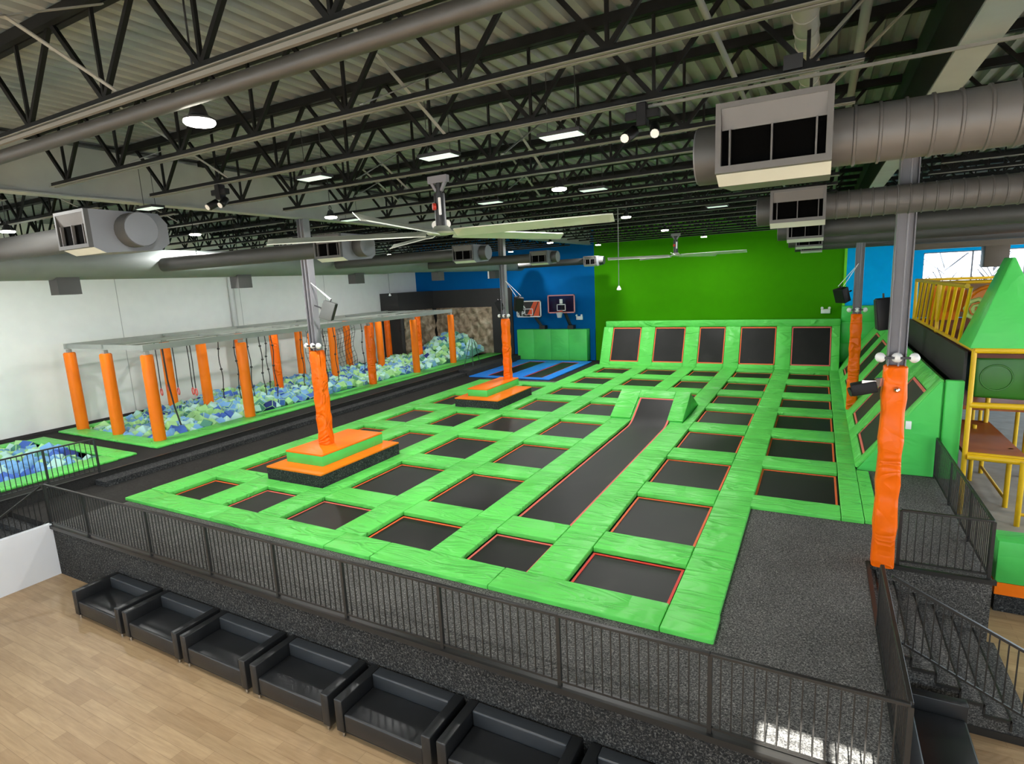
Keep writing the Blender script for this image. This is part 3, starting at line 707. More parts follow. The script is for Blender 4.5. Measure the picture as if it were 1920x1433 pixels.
for (x, y, z, k, s_) in rest:
    mb.cur = k
    M = Matrix.Translation((x, y, z)) @ Matrix.Rotation(rng.uniform(0, 3), 4, 'Z') @ Matrix.Rotation(rng.uniform(-.9, .9), 4, 'X') @ Matrix.Rotation(rng.uniform(-.9, .9), 4, 'Y')
    mb.obox(M, s_*rng.uniform(.85, 1.2), s_, s_*rng.uniform(.85, 1.1))
S('foam_cubes', mb, FOAM, 'mass of green and blue foam cubes filling the long pit under the orange posts', 'foam cubes', kind='stuff', base=(-23, 22, .0), bevel=.018, seg=1)
# foam bed below the loose cubes
mb = MB()
for (x0, x1, y0, y1, nx, ny) in ((-25.45, -20.1, 11, 33.7, 14, 60), (-25.4, -20.0, 3.8, 9.4, 12, 14)):
    vs = [(x0+(x1-x0)*i/nx, y0+(y1-y0)*j/ny, fh(x0+(x1-x0)*i/nx, y0+(y1-y0)*j/ny)-.12) for j in range(ny+1) for i in range(nx+1)]
    mb.add(vs, [(j*(nx+1)+i, j*(nx+1)+i+1, (j+1)*(nx+1)+i+1, (j+1)*(nx+1)+i) for j in range(ny) for i in range(nx)])
S('foam_filling', mb, FOAM[4], 'teal foam packed below the loose cubes in the pits', 'foam', kind='stuff', base=(-23, 20, -.1))

# ------------------------------------------------------------------ obstacle rig over the long pit
t = T('obstacle_rig', 'pale steel frame on orange padded posts over the long foam pit', 'obstacle frame', (-22.8, 20.3, .31))
RX = (-20.2, -22.78, -25.33); RY = (11.1, 14.75, 18.4, 22.1, 25.8, 29.55)
for x in RX:
    P(t, 'beam', MB().box(x-.07, RY[0]-.12, 3.54 if x != RX[1] else 3.64, x+.07, RY[-1]+.12, 3.74), RIG)
for y in RY:
    P(t, 'beam', MB().box(RX[2]+.06, y-.06, 3.56 if y == RY[0] else 3.65, RX[0]-.06, y+.06, 3.72), RIG)
for xa, k0, k1 in ((-21.5, 0, 2), (-24.0, 1, 3), (-21.4, 3, 5)): P(t, 'beam', MB().box(xa-.025, RY[k0], 3.66, xa+.025, RY[k1], 3.71), RIG)
for x in RX:
    for y in RY:
        p = P(t, 'post', MB().box(x-.07, y-.07, .0, x+.07, y+.07, 3.52), RIG)
        n = 14; prof = [(.2, .0 if x != RX[0] else .385), (.205, 1.2), (.2, 2.3), (.2, 3.36), (.17, 3.4)]
        P(p, 'pad', MB().lathe((x, y, 0), prof, n), ORANGE2 if (int(y*10)+int(x)) % 3 else ORANGE, smooth=50, label='orange vinyl post pad')
for i, (x, y) in enumerate([(-22.3, 12.6), (-21.7, 12.9), (-21.1, 13.1), (-20.75, 13.0), (-23.2, 13.4)]):
    t = T('hanging_ring', 'red ring on black strap at the near end of the rig, %s from the front' % ORD[i], 'ring', (x, y, 1.5), 'hanging rings')
    P(t, 'strap', MB().tube([(x, y, 3.62), (x+.02, y, 2.9), (x-.03, y+.02, 2.3), (x, y, 1.85)], .018, 6), ROPE, smooth=60)
    P(t, 'ring', MB().ring((x, y, 1.7), .13, .022, (.3, 1, 0), 18, 6), REDP, smooth=60)
S('hanging_cable', MB().tube([(-21.5, 12.4, 3.6), (-21.45, 12.4, 2.2), (-21.35, 12.45, 1.2), (-21.2, 12.5, .5)], .03, 6), ROPE, 'thick grey cable hanging down into the near end of the foam pit', 'cable', smooth=60)
ropes = [(-22.9, 15.6), (-22.5, 16.1), (-22.0, 16.4), (-21.6, 16.7), (-21.2, 17.0), (-22.4, 17.6), (-21.9, 19.2), (-21.3, 19.5), (-22.2, 20.0), (-21.6, 20.4), (-21.2, 20.7), (-21.8, 23.3)]
for i, (x, y) in enumerate(ropes):
    pts = [(x+.03*math.sin(k*1.3+i), y+.02*math.cos(k+i), 3.6-.3*k) for k in range(11)]
    t = T('climbing_rope', '%s black hanging rope in the middle of the rig, counted from its near end' % ORD[i], 'rope', (x, y, .55), 'hanging ropes')
    P(t, 'rope', MB().tube(pts, .02, 6), ROPE, smooth=60)
    for k in range(2, 9, 2 if i % 2 else 3):
        q = pts[k]; P(t, 'knot', MB().lathe((q[0], q[1], q[2]-.04), [(.02, 0), (.05, .02), (.055, .045), (.045, .07), (.02, .09)], 8), ROPE, smooth=60)
# cargo net in the third and fourth bays
mb = MB()
def nz_(u): return 3.3-.35*math.sin(PI*u)
n = 16
for i in range(n+1):
    u = i/n; x, y = -25.0+2.1*u*.2, 22.3+3.3*u
    mb.tube([(x+.12*math.sin(k), y, nz_(u)-.28*k) for k in range(11)], .012, 4)
for k in range(11):
    mb.tube([(-25.0+.42*i/n+.12*math.sin(k), 22.3+3.3*i/n, nz_(i/n)-.28*k) for i in range(n+1)], .012, 4)
S('cargo_net', mb, ROPE, 'sagging brown rope cargo net hanging between the orange posts', 'net', base=(-24.8, 24, .4))
S('wrapped_post', MB().lathe((-23.9, 26.3, .3), [(.2, 0), (.24, .5), (.2, .9), (.24, 1.4), (.2, 1.9), (.23, 2.5), (.19, 3.2)], 12), ORANGE, 'crinkled thick orange hanging punch bag at the far end of the rig', 'bag', smooth=50)
S('drain_pipe', MB().cyl((-26.2, 19.0, 3.6), (-26.2, 19.0, 7.6), .13, 14), plain('pipe_white', (196, 198, 194), .5), 'white vertical pipe on the pale wall behind the rig', 'pipe', smooth=60)
S('drain_pipe', MB().cyl((-24.6, 30.2, .4), (-24.6, 30.2, 3.6), .14, 12).ring((-24.6, 30.2, 2.4), .15, .05, (0, 0, 1), 12, 6), BLACKW, 'black vertical pipe at the corner of the black partition', 'pipe', smooth=60)
# folding stand near the far end
t = T('trestle_stand', 'thin dark four legged stand on the raised step near the climbing wall', 'stand', (-18.6, 29.1, .31))
for (a, b) in ((-18.85, 28.7), (-18.25, 28.75), (-18.3, 29.7), (-18.8, 29.6)):
    P(t, 'leg', MB().cyl((a, b, .31), (-18.5+(a+18.5)*.15, 29.2+(b-29.2)*.15, 2.0), .02, 6), plain('stand_green', (38, 66, 58), .5))
P(t, 'brace', MB().cyl((-18.75, 28.85, .9), (-18.35, 28.9, .9), .015, 6).box(-18.6, 29.1, 1.98, -18.4, 29.3, 2.02), STEELK)

# ------------------------------------------------------------------ railings
def baluster_mesh(h): return mesh('baluster', MB().box(-.0075, -.0075, 0, .0075, .0075, h), RAILM, Vector((0, 0, 0)))
BAL = {}
def panel(a, b, lab, group, zt=1.04, z_b=.08, post_a=True, post_b=False, step=.118, slope=None, drop=.02, skipbal=False):
    # a, b: base points; slope: (z offset at a, z offset at b)
    a, b = Vector(a), Vector(b); d = b-a; L = d.length; u = d.normalized()
    t = T('railing_panel', lab, 'railing', tuple((a+b)/2), group)
    P(t, 'top_rail', MB().bar(a+Vector((0, 0, zt-.02)), b+Vector((0, 0, zt-.02)), .05, .04), RAILM, .005, 1)
    P(t, 'bottom_rail', MB().bar(a+Vector((0, 0, z_b)), b+Vector((0, 0, z_b)), .03, .03), RAILM)
    if post_a: P(t, 'post', MB().box(a.x-.025, a.y-.025, a.z-drop, a.x+.025, a.y+.025, a.z+zt-.03), RAILM)
    if post_b: P(t, 'post', MB().box(b.x-.025, b.y-.025, b.z-drop, b.x+.025, b.y+.025, b.z+zt-.03), RAILM)
    n = max(1, round(L/step)); h = zt-z_b-.03; key = round(h, 3)
    if key not in BAL: BAL[key] = baluster_mesh(h)
    if skipbal: return t
    for i in range(1, n):
        p = a+d*(i/n); o = bpy.data.objects.new('baluster', BAL[key]); COL.objects.link(o); o.parent = t
        o.location = p+Vector((0, 0, z_b+.005))-Vector(BASE[t.name])
    return t
fx = [-16.22, -14.48, -12.03, -10.06, -8.19, -6.57, -4.67, -2.80, -.92, .955]
for i in range(9):
    panel((fx[i], 6.07, 0), (fx[i+1], 6.07, 0), 'dark metal railing panel along the front deck edge, %s from the white half wall' % ORD[i], 'front railing panels', post_b=(i == 8), drop=.06)
for i in range(2):
    panel((.955, 6.09+1.48*i, 0), (.955, 6.09+1.48*(i+1), 0), 'dark metal railing panel on the stair side of the deck, %s from the front corner' % ['first', 'second'][i], 'stair side railing panels', post_a=(i == 1), post_b=(i == 1))
panel((1.42, 11.37, 0), (2.69, 11.37, 0), 'dark metal railing gate panel between the orange column and the corner post', 'gate railing', post_b=True)
gy = [11.39, 12.87, 14.74, 16.55]
for i in range(3):
    panel((2.68, gy[i], 0), (2.68, gy[i+1], 0), 'dark metal railing panel beside the playground, %s from the gate corner' % ORD[i], 'playground side railing panels', post_a=(i > 0), post_b=(i == 2))
panel((1.08, 9.06, -.06), (2.95, 9.06, -.99), 'dark sloping stair handrail with bars down to the wood floor', 'stair railings', zt=.96, z_b=.02, post_a=False, post_b=True)
panel((-16.34, 6.05, 0), (-16.34, 3.8, -1.2), 'dark sloping stair handrail behind the white half wall', 'stair railings', zt=.98, z_b=.06, post_a=False)
panel((-18.48, 8.31, .31), (-18.62, 7.1, .31), 'dark railing panel beside the small foam pit, end panel by the step', 'small pit railing panels', post_a=True, post_b=True)
panel((-18.62, 7.1, .31), (-18.66, 5.0, .31), 'dark railing panel beside the small foam pit, second from the step', 'small pit railing panels', post_a=False, post_b=True)
panel((-18.66, 5.0, .31), (-18.66, 2.6, .31), 'dark railing panel beside the small foam pit, farthest from the step', 'small pit railing panels', post_a=False, post_b=True)

# ------------------------------------------------------------------ armchairs
def armchair():
    W, D, H = 1.74, .86, .62
    t = T('armchair', '', 'armchair', (0, 0, 0), 'black armchairs along the deck wall')
    for s_ in (-1, 1):
        x0, x1 = (-W/2, -W/2+.15) if s_ < 0 else (W/2-.15, W/2)
        P(t, 'armrest', MB().box(x0, 0, .09, x1, D, H), LEATHER, .014, 2, smooth=60)
    P(t, 'backrest', MB().box(-W/2+.15, D-.2, .12, W/2-.15, D, H), LEATHR2, .025, 3, smooth=60)
    P(t, 'seat', MB().box(-W/2+.152, .015, .11, W/2-.152, D-.2, .405), LEATHER, .03, 3, smooth=60)
    P(t, 'plinth', MB().box(-W/2+.06, .06, .05, W/2-.06, D-.04, .1), STEELK)
    for x in (-W/2+.09, W/2-.09):
        for y in (.05, D-.07): P(t, 'foot', MB().cyl((x, y, 0), (x, y, .1), .022, 10), CHROME, smooth=60, label='short chrome foot')
    return t
ac = armchair(); cx = [-12.65, -10.78, -8.93, -7.06, -5.19, -3.35, -1.5]
for i, x in enumerate(cx):
    lab = 'black leather armchair at the white half wall end of the row' if i == 0 else '%s black leather armchair in the row from the white half wall' % ORD[i]
    if i == 0: ac.location = (x, 5.17, ZF); ac['label'] = lab
    else: dup(ac, (x, 5.17, ZF), 0, lab)
dup(ac, (2.0, 7.98, ZF), PI/2, 'black leather armchair turned sideways beside the stairs')

# ------------------------------------------------------------------ ducts
mb = MB().cyl((-16.6, YF+.1, 6.24), (-16.6, 19.5, 6.24), .4, 28).cyl((-16.6, 19.5, 6.24), (-16.6, 20.3, 6.22), .4, 28, .33).cyl((-16.6, 20.3, 6.22), (-16.6, 32.4, 6.22), .33, 28)
t = T('trunk_duct', 'big grey round trunk duct running along the foam pit side', 'duct', (-16.6, 12, 5.84))
P(t, 'tube', mb, TRUNKM, smooth=50)
for y in (3.0, 7.45, 12.42, 17.72, 23.4, 29.0): P(t, 'drop_box', MB().box(-16.78, y-.25, 5.48, -16.38, y+.25, 5.9), DUCTM, label='square grey outlet box')
S('vent_box', MB().box(-18.2, 31.0, 5.5, -17.75, 31.4, 6.0), WHITE, 'small white box in front of the blue wall below the trunk duct', 'vent')
def branch(sx, yc, zc, xb, xe, lab, R, spiral):
    """duct along x from xe to the diffuser box whose outer end stands at xb; sx = +1: the free end points to +x"""
    t = T('branch_duct', lab, 'duct', (xb, yc, zc-.25), 'branch ducts with diffusers')
    L = .78; x0, x1 = (xb-L, xb) if sx > 0 else (xb, xb+L)
    hw = .52; hh = .26
    q = [(yc-hw, zc-hh+.02), (yc-hw, zc+hh), (yc+hw-.12, zc+hh), (yc+hw, zc+hh-.14), (yc+hw, zc-hh+.1), (yc+hw-.14, zc-hh), (yc-hw+.14, zc-hh-.05)]
    bx_ = P(t, 'diffuser_box', MB().prism([q[0], q[6], q[5], q[4], q[3], q[2], q[1]], 'x', x0, x1), DUCTL if sx > 0 else DUCTR, label='boxy diffuser')
    mb = MB(); y = yc-hw; fw = .035
    for (a, b, c, d) in ((x0, x1, zc-hh+.02, zc-hh+.07), (x0, x1, zc+hh-.04, zc+hh), (x0, x0+.04, zc-hh+.07, zc+hh-.04), (x1-.04, x1, zc-hh+.07, zc+hh-.04)): mb.box(a, y-.06, c, b, y+.0, d)
    P(bx_, 'frame', mb, DUCTM if sx > 0 else DUCTR)
    P(bx_, 'opening', MB().box(x0+.04, y-.008, zc-hh+.07, x1-.04, y-.002, zc+hh-.18), DUCTK, label='black sheet standing for the shaded opening')  # flat black sheet painted for the shade inside the hollow box
    P(bx_, 'scoop', MB().slab([(x0+.04, y-.004, zc+hh-.2), (x1-.04, y-.004, zc+hh-.2), (x1-.04, y-.055, zc+hh-.04), (x0+.04, y-.055, zc+hh-.04)], .01), DUCTR)
    for k in range(1, 4):
        xx = x0+(x1-x0)*(.13 if k == 1 else (.5 if k == 2 else .87)); P(bx_, 'vane', MB().box(xx-.006, y-.05, zc-hh+.07, xx+.006, y-.008, zc+hh-.19), DUCTR)
    P(bx_, 'underside', MB().slab([(x0+.0, yc-hw, zc-hh+.018), (x0, yc-hw+.14, zc-hh-.052), (x1, yc-hw+.14, zc-hh-.052), (x1, yc-hw, zc-hh+.018)], .004), DUCTW)
    c0, c1 = (x1, x1+.24) if sx > 0 else (x0, x0-.22)
    P(t, 'end_collar', MB().cyl((c0, yc, zc), (c1, yc, zc), .235, 24), DUCTM, smooth=50)
    P(t, 'end_cap', MB().cyl((c1, yc, zc), (c1+sx*.012, yc, zc), .225, 24), DUCTL, smooth=50)
    mb = MB(); a, b = (xe, x0) if sx > 0 else (x1, xe)
    if spiral:
        n = int((b-a)/.16); prof = []
        for k in range(n): prof += [(R, k*.16), (R, k*.16+.135), (R+.012, k*.16+.14), (R+.012, k*.16+.155)]
        prof += [(R, n*.16)]
        P(t, 'spiral_tube', MB().lathe((a, yc, zc), prof, 28, (1, 0, 0)), DUCTR, smooth=35)
    else: P(t, 'tube', MB().cyl((a, yc, zc), (b, yc, zc), R, 24), DUCTM, smooth=50)
    for xx in ((a+b)/2, a+(b-a)*.25): P(t, 'hanger', MB().cyl((xx, yc, zc+R), (xx, yc, ZB+.9), .008, 5), JOISTM)
for i, (yc, zc, xb) in enumerate([(4.8, 6.24, -8.6), (9.8, 6.2, -9.0), (16.4, 6.24, -9.8), (22.4, 6.2, -9.95), (31.6, 6.2, -11.1)]):
    branch(1, yc, zc, xb, -16.4, 'grey branch duct with capped diffuser over the foam pit side, %s from the entrance' % ORD[i], .19, False)
for i, (yc, zc) in enumerate([(5.35, 6.25), (10.75, 6.22), (16.1, 6.18), (21.7, 6.16), (27.3, 6.14)]):
    branch(-1, yc, zc, -.74, 14.8, 'grey duct with dark diffuser over the playground side, %s from the entrance' % ORD[i], .21, i < 2)
S('elbow_duct', MB().box(5.9, 30.05, 4.9, 6.7, 30.75, 5.8).box(3.2, 30.0, 5.75, 14.8, 30.9, 6.2), plain('brown_duct', (96, 84, 70), .6), 'boxy brown grey duct with a drop in front of the bright window', 'duct', bevel=.03)

# ------------------------------------------------------------------ lights and fans
lampspots = [(-5.45, 3.85, 6.95), (-4.6, 10.8, 7.0), (-10.55, 10.6, 7.0), (-15.73, 10.5, 7.0), (-5.25, 17.4, 7.0), (-5.66, 24.1, 7.0), (-5.27, 30.8, 7.0), (-11.6, 25.9, 7.0), (-10.9, 30.8, 7.0), (-16.5, 31.0, 7.0), (-17.1, 6.7, 7.0), (-11.2, 17.4, 7.0), (-20.5, 17.4, 7.0), (-20.8, 25.0, 7.0), (-10.9, 3.2, 7.0), (-22.0, 8.5, 7.0), (6, 6, 7.0), (7, 14, 7.0), (7, 24, 7.0)]
def lamp():
    t = T('high_bay_lamp', '', 'lamp', (0, 0, 0), 'round high bay lamps')
    P(t, 'housing', MB().lathe((0, 0, 0), [(.125, .02), (.14, .028), (.14, .05), (.09, .08), (.06, .17), (.03, .19)], 24), STEELK, smooth=40)
    P(t, 'lens', MB().lathe((0, 0, 0), [(.02, -.012), (.13, -.006), (.146, .012), (.144, .03)], 24), LENS, smooth=40)
    P(t, 'hanger', MB().cyl((0, 0, .19), (0, 0, 1.2), .01, 6).ring((0, 0, .24), .05, .008, (1, 0, 0), 10, 5), STEELK)
    return t
l0 = lamp()
row = {0: 'closest to the balcony over the front trampolines', 1: 'in the ramp runway row beside the big fan', 2: 'over the nearer platform', 3: 'over the black steps', 4: 'second beyond the big fan', 5: 'third beyond the big fan', 6: 'in front of the green wall', 7: 'beyond the farther platform', 8: 'where the blue wall meets the green', 9: 'in front of the blue wall over the hoops', 10: 'over the small foam pit', 11: 'between the two platforms', 12: 'over the middle of the rig', 13: 'over the far end of the rig', 14: 'over the front railing', 15: 'beside the pale wall near the small pit', 16: 'over the stairs', 17: 'over the front of the playground', 18: 'over the back of the playground'}
for i, (x, y, z) in enumerate(lampspots):
    lab = 'lit round high bay lamp hanging %s' % row[i]
    if i == 0: l0.location = (x, y, z); l0['label'] = lab
    else: dup(l0, (x, y, z), None, lab)
    L = bpy.data.lights.new('high_bay_light', 'AREA'); L.shape = 'DISK'; L.size = .27; L.energy = 140 if i < 16 else 75; L.color = (1, .99, .965)
    o = bpy.data.objects.new('high_bay_light', L); COL.objects.link(o); o.location = (x, y, z-.015)
pan = [(-3.06, 7.32), (-4.99, 7.28), (-7.49, 7.24), (-4.36, 12.1), (-6.92, 12.1), (-1.94, 12.5), (-12.3, 7.3), (-2.71, 18.0), (-11.3, 12.1), (-9.4, 18.2)]
t = T('panel_light', '', 'light panel', (0, 0, 0), 'flat panel lights')
P(t, 'housing', MB().box(-.3, -.14, .02, .3, .14, .07), STEELK, .008, 1); P(t, 'lens', MB().box(-.27, -.12, .012, .27, .12, .022), PANEL); P(t, 'hanger', MB().cyl((-.2, 0, .07), (-.2, 0, .9), .006, 5).cyl((.2, 0, .07), (.2, 0, .9), .006, 5), STEELK)
pl = ['nearest the gate column duct', 'just in front of the big fan', 'on the steps side of the big fan', 'behind the big fan on the runway', 'behind the big fan towards the steps', 'beside the nearest playground diffuser', 'above the nearest capped diffuser', 'beside the second playground diffuser', 'near the nearer platform column', 'far over the lane by the platforms']
for i, (x, y) in enumerate(pan):
    lab = 'flat rectangular light panel '+pl[i]
    if i == 0: t.location = (x, y, 7.1); t['label'] = lab
    else: dup(t, (x, y, 7.1), None, lab)
def fan(x, y, z, ang, R, lab, extra):
    t = T('ceiling_fan', lab, 'ceiling fan', (x, y, z), 'big ceiling fans')
    P(t, 'mount', MB().box(x-.2, y-.05, z+.86, x+.2, y+.05, z+.98).bar((x-.16, y, z+.9), (x-.05, y, z+.72), .05, .05).bar((x+.16, y, z+.9), (x+.05, y, z+.72), .05, .05), STEELG)
    m = P(t, 'motor', MB().cyl((x, y, z+.12), (x, y, z+.68), .1, 16).cyl((x, y, z+.68), (x, y, z+.86), .05, 12), STEELK, smooth=50)
    P(m, 'switch', MB().cyl((x-.02, y-.1, z+.45), (x-.06, y-.14, z+.45), .06, 12), REDW)
    P(m, 'plate', MB().box(x+.04, y-.115, z+.3, x+.09, y-.085, z+.6), WHITE, .01, 1)
    P(t, 'hub', MB().lathe((x, y, z), [(.1, -.04), (.26, -.02), (.28, .01), (.2, .03), (.12, .12)], 20), BLADE, smooth=40)
    for k, a in enumerate(ang):
        a = math.radians(a); d = Vector((math.cos(a), math.sin(a), 0)); s_ = Vector((-d.y, d.x, 0)); c = Vector((x, y, z))
        mb = MB(); pr = [(.28, .07), (.5, .13), (R*.6, .12), (R*.97, .09), (R, .05)]; vs = []
        for r_, w_ in pr:
            dz = .05
            vs += [c+d*r_-s_*w_+Vector((0, 0, dz)), c+d*r_+s_*w_+Vector((0, 0, -dz)), c+d*r_+s_*w_+Vector((0, 0, -dz-.018)), c+d*r_-s_*w_+Vector((0, 0, dz-.018))]
        fs = [(0, 1, 2, 3), tuple(range(len(vs)-4, len(vs)))]
        for q in range(len(pr)-1):
            for i in range(4): fs.append((q*4+i, q*4+(i+1) % 4, q*4+4+(i+1) % 4, q*4+4+i))
        mb.add(vs, fs); P(t, 'blade', mb, BLADE)
fan(-6.02, 8.71, 6.19, (3, 70, 146, 208, 285), 3.15, 'huge pale bladed ceiling fan with black motor over the court', 0)
fan(-5.85, 27.0, 6.07, (-8, 64, 136, 208, 280), 3.1, 'distant big ceiling fan in front of the green wall', 0)
t = T('spot_light', 'pair of small white spot heads on the joist beside the big fan', 'spotlight', (-7.05, 10.2, 6.5))
for dx in (-.14, .14): P(t, 'lamp_head', MB().lathe((-7.05+dx, 10.2, 6.52), [(.04, .1), (.08, .05), (.085, -.02)], 14, (-.55, .8, .1)), WHITE, smooth=50)
P(t, 'stem', MB().cyl((-7.05, 10.24, 6.55), (-7.05, 10.24, 7.3), .02, 6).bar((-7.2, 10.24, 6.6), (-6.9, 10.24, 6.6), .03, .03), STEELK)
for i, (x, y, lab) in enumerate([(-1.9, 7.0, 'black stage light bracket with white lenses on the joist beside the nearest playground diffuser'), (-9.6, 7.0, 'black stage light bracket on the joist above the capped diffusers')]):
    t = T('stage_light', lab, 'stage light', (x, y, 6.9), 'stage lights')
    P(t, 'body', MB().box(x-.2, y-.05, 7.06, x+.2, y+.05, 7.16).box(x-.06, y-.07, 6.98, x+.06, y+.07, 7.24).cyl((x-.1, y, 6.95), (x-.16, y-.16, 6.85), .07, 10).cyl((x+.14, y, 6.98), (x+.18, y-.14, 6.86), .06, 10), SPK, .01, 1)
    for dx in (-.165, .185): P(t, 'lens', MB().cyl((x+dx, y-.17, 6.85), (x+dx, y-.18, 6.845), .05, 10), WHITE)
S('exit_box', MB().box(-.42, 6.95, 7.28, -.24, 7.0, 7.42), [STEELK], 'small black box with a pale label on the joist above the nearest diffuser', 'box')
for x, y, z0, lab in ((-5.38, 17, 4.84, 'thin white pendant rod hanging in front of the green wall'), (-20.2, 24, 4.8, 'thin white pendant rod hanging in front of the black partition')):
    t = T('pendant_sensor', lab, 'pendant', (x, y, z0), 'pendant rods')
    P(t, 'rod', MB().cyl((x, y, z0+.1), (x, y, ZB), .012, 6), BRIDGE); P(t, 'tip', MB().lathe((x, y, z0), [(.03, 0), (.07, .02), (.06, .06), (.02, .14)], 12), WHITE, smooth=50)

# ------------------------------------------------------------------ speakers
def speaker(pos, rz, tilt, lab, mat, hang=None, size=(.36, .3, .5)):
    t = T('loudspeaker', lab, 'loudspeaker', (0, 0, 0), 'loudspeakers')
    w, d, h = size
    q = [(-w/2, -d/2), (w/2, -d/2), (w*.36, d/2), (-w*.36, d/2)]
    P(t, 'cabinet', MB().prism(q, 'z', -h/2, h/2), mat, .02, 2)
    g = P(t, 'grille', MB().box(-w/2+.02, -d/2-.012, -h/2+.02, w/2-.02, -d/2-.001, h/2-.02), SPK)
    P(t, 'handle', MB().box(-.1, d/2, -.02, .1, d/2+.02, .03).box(-.06, d/2, .1, .06, d/2+.015, .16), SPK)
    P(t, 'bracket', MB().bar((0, 0, h/2), (0, .0, h/2+.08), .08, .02).bar((0, .05, 0), (0, d/2+.22, .03), .04, .04), STEELK)
    if hang:
        loc = Vector(pos); R_ = Matrix.Rotation(rz, 3, 'Z') @ Matrix.Rotation(tilt, 3, 'X')
        for s_ in (-.06, .06): P(t, 'strap', MB().cyl(R_.inverted() @ (Vector(hang)-loc), (s_*2, 0, h/2+.06), .01, 6), WHITE)
    t.location = pos; t.rotation_euler = (tilt, 0, rz)
speaker((-12.0, 11.6, 4.72), 2.2, .35, 'grey backed loudspeaker tethered by white straps to the nearer platform column', SPKG, (-12.55, 11.6, 5.5), (.42, .34, .5))
speaker((-12.0, 23.0, 4.25), .9, .25, 'black loudspeaker tethered to the farther platform column', SPK, (-12.58, 23.0, 5.3), (.42, .34, .62))
speaker((-12.95, 23.1, 4.2), -1.6, .5, 'black loudspeaker on the shaded side of the farther platform column', SPK, None, (.3, .3, .5))
speaker((.72, 23.0, 4.25), -.9, .3, 'black loudspeaker tilted beside the column in the side slope', SPK, (1.15, 23.0, 5.3), (.46, .3, .5))
speaker((1.0, 11.62, 4.42), -1.5, .1, 'black loudspeaker mounted high on the column beside the gate', SPK, None, (.26, .24, .54))
t = T('projector', 'black projector lamp clamped to the orange pad of the column beside the gate', 'projector', (.75, 11.2, 3.2))
M = Matrix.Translation((.74, 11.2, 3.2)) @ Matrix.Rotation(-.25, 4, 'Y')
P(t, 'body', MB().obox(M, .19, .13, .1), SPK, .02, 2); P(t, 'bracket', MB().bar((.9, 11.2, 3.3), (1.02, 11.25, 3.3), .06, .14).bar((.7, 11.1, 3.32), (.9, 11.1, 3.32), .03, .05), CHROME)
P(t, 'lens', MB().cyl((.56, 11.16, 3.13), (.53, 11.15, 3.12), .08, 14), STEELK)
S('pad_fitting', MB().lathe((1.2, 11.1, 3.2), [(.05, 0), (.04, -.03), (.02, -.06)], 12, (0, 1, 0)), CHROME, 'round silver fitting on the orange pad beside the gate', 'fitting', smooth=50)
S('alarm_button', MB().box(2.02, 16.55, 1.2, 2.14, 16.62, 1.4), [WHITE], 'small white alarm box on the green end panel', 'alarm', bevel=.01)

# ------------------------------------------------------------------ playground
STR('floor_play', MB().box(3.12, 13.2, ZF, 14.9, 34.3, -.8), SOFTF, 'grey soft floor of the playground')
STR('wall_play', MB().box(3.1, 16.8, 0, 3.16, 34.2, 3.12), BLACKW, 'black wall behind the side slope')
t = T('padded_barrier', 'green padded barrier with an orange band at the front of the playground', 'barrier', (6, 12.9, ZF))
P(t, 'pad', MB().box(3.1, 12.72, -.67, 9, 13.3, .15), GREEN2, .03, 2); P(t, 'band', MB().box(3.11, 12.73, -.91, 9, 13.2, -.67), ORANGE2, label='orange band'); P(t, 'base', MB().box(3.13, 12.76, ZF, 9, 13.2, -.91), CARPETS, label='dark base')
t = T('play_structure', 'yellow framed multi level play structure with orange decks', 'play structure', (5, 18, -.8))
def tubeY(a, b, r=.055): P(t, 'tube', MB().cyl(a, b, r, 10), YELLOW, smooth=50)
for x, y, z0, z1 in ((3.22, 16.5, -.8, 3.2), (3.22, 21.5, 3.1, 4.6), (3.22, 26.3, 3.1, 4.6), (6.2, 16.5, -.8, 3.2), (4.25, 17.3, -.8, .7), (4.2, 16.1, -.8, .72), (4.3, 20, -.8, 3.2), (5.2, 20, -.8, 3.2), (5.6, 22.5, -.8, 3.2), (4.6, 23, -.8, 3.2), (5.0, 24, -.8, 1.9), (3.9, 19.2, -.8, .8)): tubeY((x, y, z0), (x, y, z1))
tubeY((3.22, 16.5, 3.19), (6.2, 16.5, 3.19), .07); tubeY((3.22, 16.5, 1.9), (6.2, 16.5, 1.9), .07); tubeY((3.22, 16.5, .7), (6.2, 16.3, .7), .06)
tubeY((3.22, 16.5, 3.19), (3.22, 26.3, 3.15), .05); tubeY((3.22, 17.8, 4.62), (3.22, 26.3, 4.58), .06); tubeY((3.22, 26.3, 4.58), (8, 26.3, 4.58), .05); tubeY((3.3, 21.4, 4.6), (8, 21.4, 4.6), .05)
tubeY((4.25, 17.3, -.6), (4.3, 20, -.6), .04); tubeY((4.2, 16.2, -.55), (5.4, 16.2, -.55), .04)
for k in range(10): tubeY((3.22, 18.25+.85*k, 3.15), (3.22, 17.4+.85*k, 4.6), .04)
P(t, 'deck_board', MB().box(3.25, 16.45, .6, 4.4, 20.2, .7), ORPLAT); P(t, 'deck_board', MB().box(3.25, 20.2, 1.0, 6, 24, 1.12), ORPLAT); P(t, 'deck_board', MB().box(3.25, 16.6, 3.0, 8, 27, 3.1), MAROON)
P(t, 'deck_edge', MB().cyl((3.25, 16.42, .66), (4.45, 16.3, .66), .07, 10), YELLOW, smooth=50); P(t, 'panel', MB().box(4.4, 21.8, 1.1, 4.46, 24, 1.9), MAROON)
for (x, y) in ((3.6, 20.3), (4.0, 20.3), (4.4, 20.3)): tubeY((x, y, .7), (x, y, 1.8), .03)
tn = P(t, 'crawl_tunnel', MB().prism([(3.34, 2.0), (4.6, 1.96), (4.9, 2.2), (4.9, 2.85), (4.5, 3.02), (3.34, 2.98)], 'y', 16.9, 18.4), DGREEN, .08, 3, smooth=60, label='dark green plastic tunnel')
